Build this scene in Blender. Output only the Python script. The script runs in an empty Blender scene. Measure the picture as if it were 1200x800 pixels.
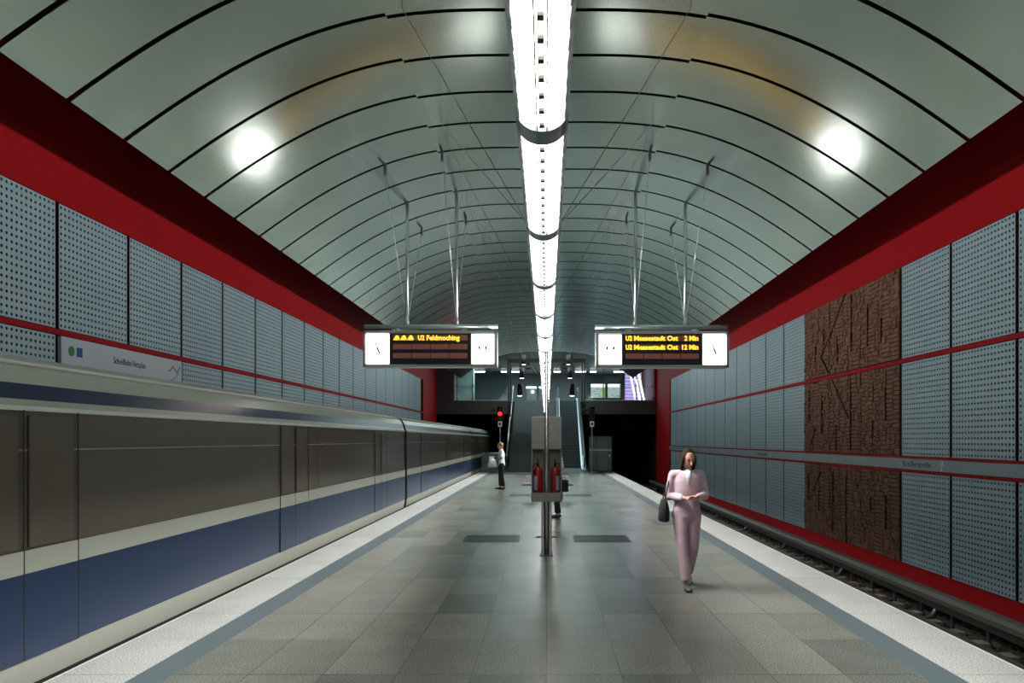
import bpy, bmesh, math, random
from mathutils import Vector, Matrix, Quaternion
random.seed(7)
scene = bpy.context.scene
COL = scene.collection
PI = math.pi

# ------------------------------------------------------------------ helpers
class MB:
    def __init__(s): s.v = []; s.f = []; s.m = []; s.sm = []
    def add(s, vs, fs, mat=0, smooth=False):
        b = len(s.v); s.v += [tuple(v) for v in vs]
        for f in fs:
            s.f.append([b + i for i in f]); s.m.append(mat); s.sm.append(smooth)
    def box(s, x0, x1, y0, y1, z0, z1, mat=0):
        vs = [(x, y, z) for x in (x0, x1) for y in (y0, y1) for z in (z0, z1)]
        s.add(vs, [(0,1,3,2),(4,6,7,5),(0,4,5,1),(2,3,7,6),(0,2,6,4),(1,5,7,3)], mat)
    def bbox(s, x0, x1, y0, y1, z0, z1, c=0.01, mat=0):
        """box with chamfered edges"""
        bm = bmesh.new()
        bmesh.ops.create_cube(bm, size=1)
        for v in bm.verts:
            v.co = Vector(((x0+x1)/2 + v.co.x*(x1-x0), (y0+y1)/2 + v.co.y*(y1-y0), (z0+z1)/2 + v.co.z*(z1-z0)))
        bmesh.ops.bevel(bm, geom=bm.edges[:], offset=c, segments=2, affect='EDGES', profile=0.5)
        bm.verts.index_update()
        s.add([v.co[:] for v in bm.verts], [[v.index for v in f.verts] for f in bm.faces], mat)
        bm.free()
    def obox(s, M, hx, hy, hz, mat=0):
        vs = [M @ Vector((x, y, z)) for x in (-hx, hx) for y in (-hy, hy) for z in (-hz, hz)]
        s.add(vs, [(0,1,3,2),(4,6,7,5),(0,4,5,1),(2,3,7,6),(0,2,6,4),(1,5,7,3)], mat)
    def bar(s, a, b, w, h, mat=0, up=(0,0,1)):
        a = Vector(a); b = Vector(b); d = (b-a); L = d.length; d.normalize()
        up = Vector(up)
        if abs(d.dot(up)) > .99: up = Vector((0,1,0))
        r = d.cross(up).normalized(); u = r.cross(d).normalized()
        M = Matrix((( d.x, r.x, u.x, (a.x+b.x)/2), (d.y, r.y, u.y, (a.y+b.y)/2), (d.z, r.z, u.z, (a.z+b.z)/2), (0,0,0,1)))
        s.obox(M, L/2, w/2, h/2, mat)
    def loft(s, pts, rad, n=12, side=(1,0,0), mat=0, cap=True, smooth=True):
        """rings round a path; rad items are r or (r_side, r_other)"""
        pts = [Vector(p) for p in pts]; base = len(s.v); side = Vector(side)
        vs = []
        for i, p in enumerate(pts):
            d = (pts[min(i+1, len(pts)-1)] - pts[max(i-1, 0)]).normalized()
            sd = side - d*side.dot(d)
            if sd.length < .15:
                sd = Vector((0,1,0)) - d*d.y
                if sd.length < .15: sd = Vector((0,0,1)) - d*d.z
            sd.normalize(); o = d.cross(sd).normalized()
            r = rad[i] if isinstance(rad, (list, tuple)) else rad
            ra, rb = r if isinstance(r, (list, tuple)) else (r, r)
            for k in range(n):
                t = 2*PI*k/n
                vs.append(p + sd*ra*math.cos(t) + o*rb*math.sin(t))
        fs = []
        for i in range(len(pts)-1):
            for k in range(n):
                fs.append((i*n+k, i*n+(k+1)%n, (i+1)*n+(k+1)%n, (i+1)*n+k))
        s.add(vs, fs, mat, smooth)
        if cap:
            s.f.append([base+k for k in range(n)][::-1]); s.m.append(mat); s.sm.append(False)
            s.f.append([base+(len(pts)-1)*n+k for k in range(n)]); s.m.append(mat); s.sm.append(False)
    def tube(s, a, b, r, n=12, mat=0): s.loft([a, b], [r, r], n, mat=mat)
    def sphere(s, c, r, mat=0, nu=16, nv=10, M=None):
        r = r if isinstance(r, (list, tuple)) else (r, r, r)
        vs = []; fs = []
        for j in range(nv+1):
            ph = PI*j/nv
            for i in range(nu):
                t = 2*PI*i/nu
                p = Vector((r[0]*math.sin(ph)*math.cos(t), r[1]*math.sin(ph)*math.sin(t), r[2]*math.cos(ph)))
                if M is not None: p = M @ p
                vs.append(p + Vector(c))
        for j in range(nv):
            for i in range(nu):
                fs.append((j*nu+i, (j+1)*nu+i, (j+1)*nu+(i+1)%nu, j*nu+(i+1)%nu))
        s.add(vs, fs, mat, True)
    def prism(s, poly, axis, a, b, mat=0, smooth=False):
        """extrude a 2-D polygon along axis 'x','y' or 'z' from a to b"""
        def P(u, w, t): return {'x': (t,u,w), 'y': (u,t,w), 'z': (u,w,t)}[axis]
        n = len(poly); vs = [P(u,w,a) for u,w in poly] + [P(u,w,b) for u,w in poly]
        s.add(vs, [(i,(i+1)%n,n+(i+1)%n,n+i) for i in range(n)], mat, smooth)
        s.add(vs, [list(range(n))[::-1], list(range(n,2*n))], mat)
    def mesh(s, name, mats):
        me = bpy.data.meshes.new(name); me.from_pydata(s.v, [], s.f)
        for m in (mats if isinstance(mats, (list, tuple)) else [mats]): me.materials.append(m)
        me.polygons.foreach_set('material_index', s.m)
        me.polygons.foreach_set('use_smooth', s.sm)
        me.update()
        bm = bmesh.new(); bm.from_mesh(me)
        bmesh.ops.recalc_face_normals(bm, faces=bm.faces[:]); bm.to_mesh(me); bm.free()
        return me
    def build(s, name, mats, parent=None):
        return link(name, s.mesh(name, mats), parent)

def link(name, me, parent=None):
    o = bpy.data.objects.new(name, me); COL.objects.link(o)
    if parent: o.parent = parent
    return o
def tag(o, label, cat=None, group=None, kind=None):
    if label: o['label'] = label
    if cat: o['category'] = cat
    if group: o['group'] = group
    if kind: o['kind'] = kind
    return o
def thing(name, label, cat, loc=(0,0,0), rz=0, group=None):
    o = link(name, None); o.location = loc; o.rotation_euler = (0,0,rz); o.empty_display_size = .1
    return tag(o, label, cat, group)
def struct(name, mb, mats, label=None):
    return tag(mb.build(name, mats), label, None, None, 'structure')
def copy_tree(o, parent=None):
    c = o.copy(); COL.objects.link(c); c.parent = parent
    for ch in o.children: copy_tree(ch, c)
    return c
ORD = 'first second third fourth fifth sixth seventh eighth ninth tenth eleventh twelfth thirteenth fourteenth fifteenth sixteenth seventeenth eighteenth nineteenth twentieth'.split()
ORD += ['twenty-' + w for w in ORD[:9]] + ['thirtieth'] + ['thirty-' + w for w in ORD[:9]]

# ------------------------------------------------------------------ materials
def mat(name, col, rough=.5, metal=0, emit=None, es=0, noise=0, nscale=8, bump=0, bscale=60, spec=None, aniso=None):
    m = bpy.data.materials.new(name); m.use_nodes = True
    nt = m.node_tree; p = nt.nodes['Principled BSDF']
    p.inputs['Base Color'].default_value = (*col, 1); p.inputs['Roughness'].default_value = rough
    p.inputs['Metallic'].default_value = metal
    if spec is not None: p.inputs['Specular IOR Level'].default_value = spec
    if emit: p.inputs['Emission Color'].default_value = (*emit, 1); p.inputs['Emission Strength'].default_value = es
    if noise:
        tc = nt.nodes.new('ShaderNodeTexCoord'); n = nt.nodes.new('ShaderNodeTexNoise'); n.inputs['Scale'].default_value = nscale
        n.inputs['Detail'].default_value = 5
        nt.links.new(tc.outputs['Object'], n.inputs['Vector'])
        r = nt.nodes.new('ShaderNodeMapRange'); r.inputs[1].default_value = .3; r.inputs[2].default_value = .7
        r.inputs[3].default_value = 1-noise; r.inputs[4].default_value = 1+noise
        nt.links.new(n.outputs['Fac'], r.inputs[0])
        v = nt.nodes.new('ShaderNodeVectorMath'); v.operation = 'SCALE'; v.inputs[0].default_value = col
        nt.links.new(r.outputs[0], v.inputs['Scale']); nt.links.new(v.outputs[0], p.inputs['Base Color'])
    if bump:
        tc = nt.nodes.new('ShaderNodeTexCoord'); n = nt.nodes.new('ShaderNodeTexNoise'); n.inputs['Scale'].default_value = bscale
        nt.links.new(tc.outputs['Object'], n.inputs['Vector'])
        b = nt.nodes.new('ShaderNodeBump'); b.inputs['Strength'].default_value = bump; b.inputs['Distance'].default_value = .01
        nt.links.new(n.outputs['Fac'], b.inputs['Height']); nt.links.new(b.outputs[0], p.inputs['Normal'])
    return m
def emis(name, col, s):
    m = bpy.data.materials.new(name); m.use_nodes = True; nt = m.node_tree
    nt.nodes.clear(); o = nt.nodes.new('ShaderNodeOutputMaterial'); e = nt.nodes.new('ShaderNodeEmission')
    e.inputs[0].default_value = (*col, 1); e.inputs[1].default_value = s; nt.links.new(e.outputs[0], o.inputs[0]); return m

def math_n(nt, op, a, b=None):
    n = nt.nodes.new('ShaderNodeMath'); n.operation = op
    for i, x in enumerate((a, b)):
        if x is None: continue
        if isinstance(x, (int, float)): n.inputs[i].default_value = x
        else: nt.links.new(x, n.inputs[i])
    return n.outputs[0]
def tile_mat(name, px, ox, py, oy, cols, joint, rough, joint_every=2, jw=.005):
    """stone slabs px by py metres, colour chosen per slab, fine speckle, dark joints"""
    m = bpy.data.materials.new(name); m.use_nodes = True; nt = m.node_tree; p = nt.nodes['Principled BSDF']
    tc = nt.nodes.new('ShaderNodeTexCoord'); sp = nt.nodes.new('ShaderNodeSeparateXYZ'); nt.links.new(tc.outputs['Object'], sp.inputs[0])
    u = math_n(nt, 'DIVIDE', math_n(nt, 'SUBTRACT', sp.outputs[0], ox), px)
    v = math_n(nt, 'DIVIDE', math_n(nt, 'SUBTRACT', sp.outputs[1], oy), py)
    cu = math_n(nt, 'FLOOR', u); cv = math_n(nt, 'FLOOR', v)
    cb = nt.nodes.new('ShaderNodeCombineXYZ'); nt.links.new(cu, cb.inputs[0]); nt.links.new(cv, cb.inputs[1])
    wn = nt.nodes.new('ShaderNodeTexWhiteNoise'); wn.noise_dimensions = '3D'; nt.links.new(cb.outputs[0], wn.inputs['Vector'])
    ramp = nt.nodes.new('ShaderNodeValToRGB'); nt.links.new(wn.outputs['Value'], ramp.inputs[0])
    els = ramp.color_ramp.elements
    while len(els) < len(cols): els.new(.5)
    for i, c in enumerate(cols): els[i].position = i/(len(cols)-1) if len(cols) > 1 else 0; els[i].color = (*c, 1)
    n1 = nt.nodes.new('ShaderNodeTexNoise'); n1.inputs['Scale'].default_value = 75; n1.inputs['Detail'].default_value = 3
    nt.links.new(tc.outputs['Object'], n1.inputs['Vector'])
    n2 = nt.nodes.new('ShaderNodeTexNoise'); n2.inputs['Scale'].default_value = 2.2; nt.links.new(tc.outputs['Object'], n2.inputs['Vector'])
    r = nt.nodes.new('ShaderNodeMapRange'); r.inputs[1].default_value = .35; r.inputs[2].default_value = .65; r.inputs[3].default_value = .5; r.inputs[4].default_value = 1.4
    nt.links.new(n1.outputs['Fac'], r.inputs[0])
    r2 = nt.nodes.new('ShaderNodeMapRange'); r2.inputs[1].default_value = .3; r2.inputs[2].default_value = .7; r2.inputs[3].default_value = .93; r2.inputs[4].default_value = 1.06
    nt.links.new(n2.outputs['Fac'], r2.inputs[0])
    k = math_n(nt, 'MULTIPLY', r.outputs[0], r2.outputs[0])
    fu = math_n(nt, 'MULTIPLY', math_n(nt, 'ABSOLUTE', math_n(nt, 'SUBTRACT', u, math_n(nt, 'ROUND', u))), px)
    v2 = math_n(nt, 'DIVIDE', v, joint_every)
    fv = math_n(nt, 'MULTIPLY', math_n(nt, 'ABSOLUTE', math_n(nt, 'SUBTRACT', v2, math_n(nt, 'ROUND', v2))), py*joint_every)
    fv1 = math_n(nt, 'MULTIPLY', math_n(nt, 'ABSOLUTE', math_n(nt, 'SUBTRACT', v, math_n(nt, 'ROUND', v))), py)
    j = math_n(nt, 'MAXIMUM', math_n(nt, 'LESS_THAN', fu, jw*.5), math_n(nt, 'LESS_THAN', fv, jw*1.3))
    j = math_n(nt, 'MAXIMUM', j, math_n(nt, 'MULTIPLY', math_n(nt, 'LESS_THAN', fv1, jw*.5), .5))
    vs = nt.nodes.new('ShaderNodeVectorMath'); vs.operation = 'SCALE'; nt.links.new(ramp.outputs[0], vs.inputs[0]); nt.links.new(k, vs.inputs['Scale'])
    mx = nt.nodes.new('ShaderNodeMix'); mx.data_type = 'RGBA'; nt.links.new(j, mx.inputs[0]); nt.links.new(vs.outputs[0], mx.inputs[6]); mx.inputs[7].default_value = (*joint, 1)
    nt.links.new(mx.outputs[2], p.inputs['Base Color']); p.inputs['Roughness'].default_value = rough
    return m
def stripe_mat(name, c1, c2, period, axis=0, rough=.4, metal=0):
    m = bpy.data.materials.new(name); m.use_nodes = True; nt = m.node_tree; p = nt.nodes['Principled BSDF']
    tc = nt.nodes.new('ShaderNodeTexCoord'); sp = nt.nodes.new('ShaderNodeSeparateXYZ'); nt.links.new(tc.outputs['Object'], sp.inputs[0])
    f = math_n(nt, 'FRACT', math_n(nt, 'DIVIDE', sp.outputs[axis], period)); g = math_n(nt, 'GREATER_THAN', f, .62)
    mx = nt.nodes.new('ShaderNodeMix'); mx.data_type = 'RGBA'; nt.links.new(g, mx.inputs[0]); mx.inputs[6].default_value = (*c1, 1); mx.inputs[7].default_value = (*c2, 1)
    nt.links.new(mx.outputs[2], p.inputs['Base Color']); p.inputs['Roughness'].default_value = rough; p.inputs['Metallic'].default_value = metal
    return m
def glass_mat(name, tint, refl=.12, rough=.02):
    m = bpy.data.materials.new(name); m.use_nodes = True; nt = m.node_tree; nt.nodes.clear()
    o = nt.nodes.new('ShaderNodeOutputMaterial'); t = nt.nodes.new('ShaderNodeBsdfTransparent'); t.inputs[0].default_value = (*tint, 1)
    g = nt.nodes.new('ShaderNodeBsdfGlossy'); g.inputs['Roughness'].default_value = rough; mx = nt.nodes.new('ShaderNodeMixShader'); mx.inputs[0].default_value = refl
    nt.links.new(t.outputs[0], mx.inputs[1]); nt.links.new(g.outputs[0], mx.inputs[2]); nt.links.new(mx.outputs[0], o.inputs[0]); return m

GR = [(.135,.15,.135),(.20,.205,.175),(.225,.22,.19),(.235,.235,.205),(.185,.20,.185)]
M_floor = tile_mat('granite_slabs', .572, 0, 1.03, 5.89, GR, (.05,.055,.05), .27)
M_edge = tile_mat('pale_edge_stone', 50, -25, 1.03, 5.89, [(.50,.50,.48),(.56,.56,.54)], (.2,.2,.19), .45)
M_tact = stripe_mat('ribbed_strip', (.125,.16,.175), (.07,.09,.10), .018, 0, .4)
M_rim_highlight = mat('pale_rim_highlight', (.75,.75,.73), .4)  # bright edge highlight of the rim, put in as a paler colour
M_conc = mat('dark_concrete', (.10,.095,.09), .85, noise=.25, nscale=3)
M_ballast = mat('ballast', (.075,.07,.06), .95, noise=.55, nscale=14, bump=1, bscale=22)
M_red = mat('red_paint', (.40,.008,.012), .6, spec=.15, noise=.06, nscale=25)
M_dred = mat('shaded_red_backing', (.05,.008,.008), .7)  # wall red darkened to paint the deep shade in gaps and holes
M_panel = mat('blue_grey_steel', (.40,.53,.59), .42, .0, noise=.03, nscale=3)
M_band = mat('band_blue_grey', (.30,.37,.41), .4)
M_relief = mat('terracotta_relief', (.215,.10,.062), .8, noise=.35, nscale=6)
M_groove_shade = mat('relief_groove_shade', (.03,.012,.008), .9)  # shade of the recesses as dark colour, on raised strips and backing
M_vault = mat('brushed_vault_metal', (.50,.60,.565), .19, 1.0, noise=.05, nscale=1.2)
M_vback = mat('vault_backing', (.025,.010,.008), .8)
M_roof = mat('shadowed_upper_red', (.10,.014,.012), .8)  # shadow tone of the red wall used as the roof's colour
M_alu = mat('aluminium', (.62,.66,.66), .32, .85)
M_steel = mat('stainless_steel', (.55,.54,.52), .34, .9)
M_dsteel = mat('dark_steel', (.10,.10,.10), .4, .7)
M_sgrey = mat('grey_sheet_metal', (.27,.255,.24), .45, .35)
M_black = mat('black_plastic', (.012,.012,.013), .45)
M_pole = mat('pole_steel', (.72,.72,.70), .25, 1)
M_lamp = mat('lamp_diffuser', (.85,.86,.85), .5, emit=(1,.975,.95), es=11.0)
M_ldot = mat('lamp_square', (.06,.06,.045), .5)
M_lring = mat('lamp_ring', (.20,.25,.28), .3, .6)
M_lrail = mat('lamp_rail', (.34,.38,.37), .35, .7)
M_lline = mat('lamp_spine_line', (.30,.24,.13), .5)
M_white_lit = emis('white_lit_panel', (1,.92,.87), 7.5)
M_white_dim = emis('white_lit_panel_soft', (1,.93,.88), 3.2)
M_led = emis('amber_led', (1,.50,.015), 2.6)
M_ledbg = mat('led_matrix', (.10,.038,.026), .5, emit=(.30,.10,.06), es=.25)
M_hand = mat('clock_hand', (.02,.02,.02), .5)
M_cream = mat('train_cream', (.42,.43,.37), .3)
M_blue = mat('train_blue', (.015,.033,.085), .28)
M_tglass = mat('train_window_glass', (.12,.10,.08), .18, spec=.6)
M_tdark = mat('train_underside', (.02,.02,.02), .7)
M_tlight = mat('train_highlight_white', (.75,.76,.72), .3)
M_board = mat('map_board_white', (.60,.62,.68), .5)
M_txt = mat('dark_lettering', (.03,.05,.06), .6)
M_rail = mat('rail_steel', (.22,.19,.16), .4, .8)
M_3rail = mat('conductor_cover', (.12,.125,.11), .5)
M_redfx = mat('extinguisher_red', (.28,.010,.012), .35)
M_label = mat('extinguisher_label', (.3,.33,.42), .5)
M_glass = glass_mat('clear_glass', (.82,.92,.92))
M_teal = mat('stair_stone', (.13,.15,.15), .6, noise=.1, nscale=8)
M_step = mat('escalator_step', (.09,.105,.115), .4, .6)
M_stepn = mat('step_nosing', (.26,.30,.32), .4, .5)
M_hall = mat('hall_wall_teal', (.16,.23,.25), .45)
M_hallc = mat('hall_ceiling_teal', (.22,.30,.31), .4)
M_slab = mat('slab_brown', (.055,.045,.04), .6)
M_cyan = emis('cyan_balustrade_light', (.45,.85,1), 1.8)
M_tube = emis('hall_tube_light', (.95,1,.95), 7)
M_purple = emis('lavender_light', (.62,.42,.95), 1.5)
M_purw = emis('lavender_white_light', (1,.85,1), 5)
M_post = mat('lit_poster', (.6,.65,.6), .5, emit=(.75,.85,.78), es=.65)
M_postt = emis('poster_top_light', (1,1,.92), 3)
M_yel = mat('poster_yellow', (.55,.55,.05), .5, emit=(.6,.6,.05), es=.5)
M_rsig = emis('red_signal', (1,.02,.02), 3)
M_sbox = mat('white_box', (.7,.7,.68), .5, emit=(1,1,1), es=.15)

# ------------------------------------------------------------------ key numbers (metres; camera at the origin of X and Y, 1.8 m above the platform)
H = 1.8
XE, XW = 3.73, 7.2
XC = 4.3
YEND = 42.6

# ------------------------------------------------------------------ platform
mb = MB(); mb.box(-2.86, 2.86, -7, YEND, -.3, 0); struct('floor', mb, M_floor)
for s, n in ((-1, 'left'), (1, 'right')):
    mb = MB(); a, b = sorted((s*2.86, s*3.13)); mb.box(a, b, -7, YEND, -.3, .001); struct('trim_tactile_strip_' + n, mb, M_tact)
    mb = MB(); a, b = sorted((s*3.13, s*(XE-.02))); mb.box(a, b, -7, YEND, -.3, 0); struct('platform_floor_edge_' + n, mb, M_edge)
    mb = MB(); a, b = sorted((s*(XE-.02), s*XE)); mb.box(a, b, -7, YEND, -.06, .002); struct('trim_platform_rim_highlight_' + n, mb, M_rim_highlight)
mb = MB(); mb.box(-3.45, 3.45, -7, YEND, -1.5, -.3); struct('platform_wall', mb, M_conc)
mb = MB(); mb.box(-2.86, 2.86, YEND, 66, -.3, 0); struct('floor_end', mb, M_conc)

# track beds
for s, n in ((-1, 'left'), (1, 'right')):
    a, b = sorted((s*3.45, s*(XW+.3)))
    mb = MB(); mb.box(a, b, -7, 75, -1.6, -1.40); struct('track_bed_floor_' + n, mb, M_conc)
# ballast: heap of stones as one stuff object each side
for s, n in ((-1, 'left'), (1, 'right')):
    mb = MB(); rnd = random.Random(3+s)
    nx, ny = 26, 420
    xs = [3.5 + (XW-3.5)*i/nx for i in range(nx+1)]; ys = [2 + 48*j/ny for j in range(ny+1)]
    vs = [(s*x, y, -1.36 + rnd.uniform(-.03, .035)) for y in ys for x in xs]
    mb.add(vs, [(j*(nx+1)+i, j*(nx+1)+i+1, (j+1)*(nx+1)+i+1, (j+1)*(nx+1)+i) for j in range(ny) for i in range(nx)])
    if s > 0:
        for _ in range(2600):
            x = rnd.uniform(5.6, 7.15); y = 8 + 30*rnd.random()**1.6; r = rnd.uniform(.018, .04)
            q = Quaternion((rnd.random(), rnd.random(), rnd.random(), rnd.random())).normalized().to_matrix()
            vs = [q @ Vector(v) * r + Vector((x, y, -1.335)) for v in ((1,0,0),(-1,0,0),(0,.8,0),(0,-.8,0),(0,0,.7),(0,0,-.7))]
            mb.add(vs, [(0,2,4),(2,1,4),(1,3,4),(3,0,4),(2,0,5),(1,2,5),(3,1,5),(0,3,5)])
    o = mb.build('ballast', M_ballast)
    tag(o, 'dark crushed stone ballast between the rails beside the %s wall' % n, 'ballast', kind='stuff')
def rail(x, label):
    mb = MB(); prof = [(-.07,-1.235),(.07,-1.235),(.07,-1.22),(.012,-1.20),(.012,-1.10),(.036,-1.085),(.036,-1.055),(-.036,-1.055),(-.036,-1.085),(-.012,-1.10),(-.012,-1.20),(-.07,-1.22)]
    mb.prism([(x+a, z) for a, z in prof], 'y', -6, 70)
    tag(mb.build('track_rail', M_rail), label, 'rail')
rail(4.585, 'steel running rail of the right track, next to the platform edge')
rail(6.02, 'steel running rail of the right track, next to the wall side')
rail(-4.585, 'steel running rail under the train, next to the platform edge')
rail(-6.02, 'steel running rail under the train, next to the left wall')
mb = MB(); mb.bbox(-1.3, 1.3, -.12, .12, -.16, 0, .015); sl = mb.mesh('sleeper', mat('sleeper_concrete', (.20,.20,.185), .85, noise=.25, nscale=5))
for k in range(44):
    o = link('track_sleeper', sl); o.location = (5.32, 7.4+.69*k, -1.235)
    tag(o, 'grey concrete sleeper under the right track', 'sleeper', 'sleepers of the right track')

# conductor rail along the right wall
t = thing('conductor_rail', 'dark covered power rail on posts along the foot of the right wall', 'power rail', (6.62, 0, -1.36))
mb = MB(); mb.prism([(-.10,.43),(.10,.43),(.13,.49),(.10,.575),(-.06,.575),(-.13,.52)], 'y', 2, 49); mb.build('cover', M_3rail, t)
mb = MB(); mb.box(-.045,.045, 2, 49, .30, .43); mb.build('rail_core', M_dsteel, t)
mb = MB(); mb.bbox(-.02,.02,-.03,.03,0,.42,.005); mb.box(-.07,.07,-.06,.06,0,.03); pm = mb.mesh('support_post', M_dsteel)
for k in range(36):
    y = 8.4 + 1.03*k; o = link('support_post', pm, t); o.location = (0, y, 0)
mb = MB(); mb.loft([(-.28,0,.02),(-.20,0,.10),(-.06,0,.16),(.02,0,.30),(.06,0,.46)], [.05,.06,.055,.05,.05], 10); mb.box(-.34,-.1,-.1,.1,0,.05); bm_ = mb.mesh('bracket', M_dsteel)
for k in range(9):
    o = link('bracket', bm_, t); o.location = (.0, 13.05+4.12*k, 0)

# ------------------------------------------------------------------ walls
ZR = [(3.44, 5.29), (1.48, 3.335), (-.67, 1.145)]      # the three rows of cladding
PITCH = 1.926
WALLY1 = 44.75
for s, n in ((-1, 'left'), (1, 'right')):
    mb = MB(); a, b = sorted((s*(XW+.10), s*(XW+.4))); mb.box(a, b, -7, 75, -1.6, 8.6); struct('wall_'+n, mb, M_dred)
    mb = MB(); a, b = sorted((s*(XW-.01), s*(XW+.10)))
    mb.box(a, b, -7, 50.2, 5.30, 8.6)                    # red field above the cladding
    mb.box(a, b, -7, WALLY1, 3.348, 3.428)                 # red rails between the rows
    mb.box(a, b, -7, WALLY1, 1.43, 1.475); mb.box(a, b, -7, WALLY1, 1.15, 1.205)
    mb.box(a, b, -7, WALLY1, -1.3, -.68)                 # red foot
    mb.box(a, b, WALLY1, 50.2, -1.3, 5.30)               # bare red end of the wall
    struct('wall_'+n+'_red_field', mb, M_red)
    mb = MB(); a, b = sorted((s*(XW-.03), s*(XW+.05))); mb.bbox(a, b, -6.5, WALLY1, 1.212, 1.425, .004)
    band = tag(mb.build('station_name_band', M_band), 'long blue-grey metal band carrying the station name along the %s wall' % n, 'name band')
    if s > 0: BAND = band

def perforated_mesh():
    mb = MB(); N = 19; W = 1.836; Hh = 1.84; px = W/N; pz = Hh/N; r = .0235; T = .007
    vs = []; fs = []
    for i in range(N):
        for j in range(N):
            cx = -W/2 + (i+.5)*px; cz = (j+.5)*pz; b = len(vs)
            out = [(1,0),(1,1),(0,1),(-1,1),(-1,0),(-1,-1),(0,-1),(1,-1)]
            for (a, c) in out: vs.append((0, cx+a*px/2, cz+c*pz/2))
            for k in range(8):
                t = k*PI/4; vs.append((0, cx+r*math.cos(t), cz+r*math.sin(t)))
            for k in range(8):
                t = k*PI/4; vs.append((T, cx+r*math.cos(t), cz+r*math.sin(t)))
            for k in range(8):
                q = (k+1) % 8
                fs.append((b+k, b+q, b+8+q, b+8+k)); fs.append((b+8+k, b+8+q, b+16+q, b+16+k))
    mb.add(vs, fs)
    for (y0, y1, z0, z1) in ((-W/2,-W/2,0,Hh),(W/2,W/2,0,Hh)):
        mb.add([(0,y0,z0),(T,y0,z0),(T,y0,z1),(0,y0,z1)], [(0,1,2,3)])
    for z in (0, Hh): mb.add([(0,-W/2,z),(T,-W/2,z),(T,W/2,z),(0,W/2,z)], [(0,1,2,3)])
    me = bpy.data.meshes.new('perforated_panel'); me.from_pydata(mb.v, [], mb.f); me.materials.append(M_panel); me.update()
    bm = bmesh.new(); bm.from_mesh(me); bmesh.ops.remove_doubles(bm, verts=bm.verts, dist=1e-5); bm.to_mesh(me); bm.free()
    return me
PM = perforated_mesh()
ROW = ['top', 'middle', 'bottom']
def panel(s, y, row, label, group):
    o = link('perforated_panel', PM); z0, z1 = ZR[row]
    o.location = (s*(XW-.0), y, z0); o.scale = (s, 1, (z1-z0)/1.84)
    tag(o, label, 'wall panel', group)
# right wall: gaps centred on Y = 11.754 + 1.926 k
gR = [11.754 + PITCH*k for k in range(-3, 17)]
for row in range(3):
    nb = nf = 0
    for i, g in enumerate(gR):
        yc = g + PITCH/2; k = i-3
        if 2 <= k <= 4: continue
        if yc + .9 > WALLY1: break
        if k < 2:
            nb += 1; w = {1: 'next to', 0: 'second from', -1: 'third from', -2: 'fourth from', -3: 'fifth from'}[k]
            lab = 'perforated panel, right wall %s row, %s the near edge of relief' % (ROW[row], w)
        else:
            nf += 1
            w = 'next to' if nf == 1 else ORD[nf-1] + ' beyond'
            lab = 'perforated panel, right wall %s row, %s the far edge of relief' % (ROW[row], w)
        panel(1, yc, row, lab, 'perforated panels in the %s row of the right wall' % ROW[row])
# left wall: gaps centred on 11.30 + 1.92 k
gL = [11.30 + 1.922*k for k in range(-3, 17)]
for row in range(3):
    c = 0
    for i, g in enumerate(gL):
        yc = g + .961; k = i-3
        if yc + .9 > WALLY1: break
        if row > 0 and k in (0, 1): continue
        if row == 2: continue                             # wholly behind the train
        if row == 0:
            lab = {-3:'fourth panel nearer than the map board', -2:'third panel nearer than the map board', -1:'second panel nearer than the map board'}.get(k)
            if k == -1: lab = 'just short of the map board'
            elif k == -2: lab = 'second one short of the map board'
            elif k == -3: lab = 'third one short of the map board'
            elif k == 0: lab = 'over the left half of map board'
            elif k == 1: lab = 'over the right half of map board'
            else: lab = '%s one past the map board' % ORD[k-2]
            lab = 'perforated panel, left wall top row, ' + lab
        else:
            lab = ('panel half hidden behind train, left wall middle row, ' + ('%s one past the map board' % ORD[k-2] if k > 1 else '%s one short of the map board' % ORD[-1-k]))
        panel(-1, yc, row, lab, 'perforated panels in the %s row of the left wall' % ROW[row])

# terracotta relief panels
def relief(seed, W, Hh, angle):
    rnd = random.Random(seed); mb = MB()
    strips = []; y = 0
    while y < W-.02:
        w = min(rnd.uniform(.14, .42), W-y)
        if W-y-w < .1: w = W-y
        strips.append((y, w)); y += w
    def split(y, z, w, h, d):
        if (w < .16 and h < .16) or d > 6 or (d > 3 and rnd.random() < .2):
            t = rnd.choice((.018,.022,.028,.034,.042)); g = .0075
            mb.box(-t, 0, y+g, y+w-g, z+g, z+h-g); return
        if (w > h*rnd.uniform(.7, 1.9)):
            c = rnd.uniform(.3,.7); split(y, z, w*c, h, d+1); split(y+w*c, z, w*(1-c), h, d+1)
        else:
            c = rnd.uniform(.3,.7); split(y, z, w, h*c, d+1); split(y, z+h*c, w, h*(1-c), d+1)
    for (y, w) in strips:
        z = 0
        while z < Hh-.01:
            h = min(rnd.uniform(.25,.7), Hh-z)
            if rnd.random() < .4:                         # fields of thin parallel courses
                n = max(2, int(h/.085)); t0 = rnd.uniform(.015,.035)
                for k in range(n):
                    mb.box(-t0-rnd.uniform(0,.012), 0, y+.008, y+w-.008, z+h*k/n+.010, z+h*(k+1)/n-.010)
            else: split(y, z, w, h, 1)
            z += h
    for (y, w) in strips[2::3]:
        a = rnd.uniform(0, Hh*.5); b = a + rnd.uniform(.3, Hh-a)
        mb.box(-.054, 0, y-.011, y+.011, a, min(b, Hh), 1)
    for a, b in angle:
        mb.bar((-.045, a[0]*W, a[1]*Hh), (-.045, b[0]*W, b[1]*Hh), .022, .022, 1, up=(1,0,0))
    mb.box(0, .02, 0, W, 0, Hh, 1)
    return mb
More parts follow.
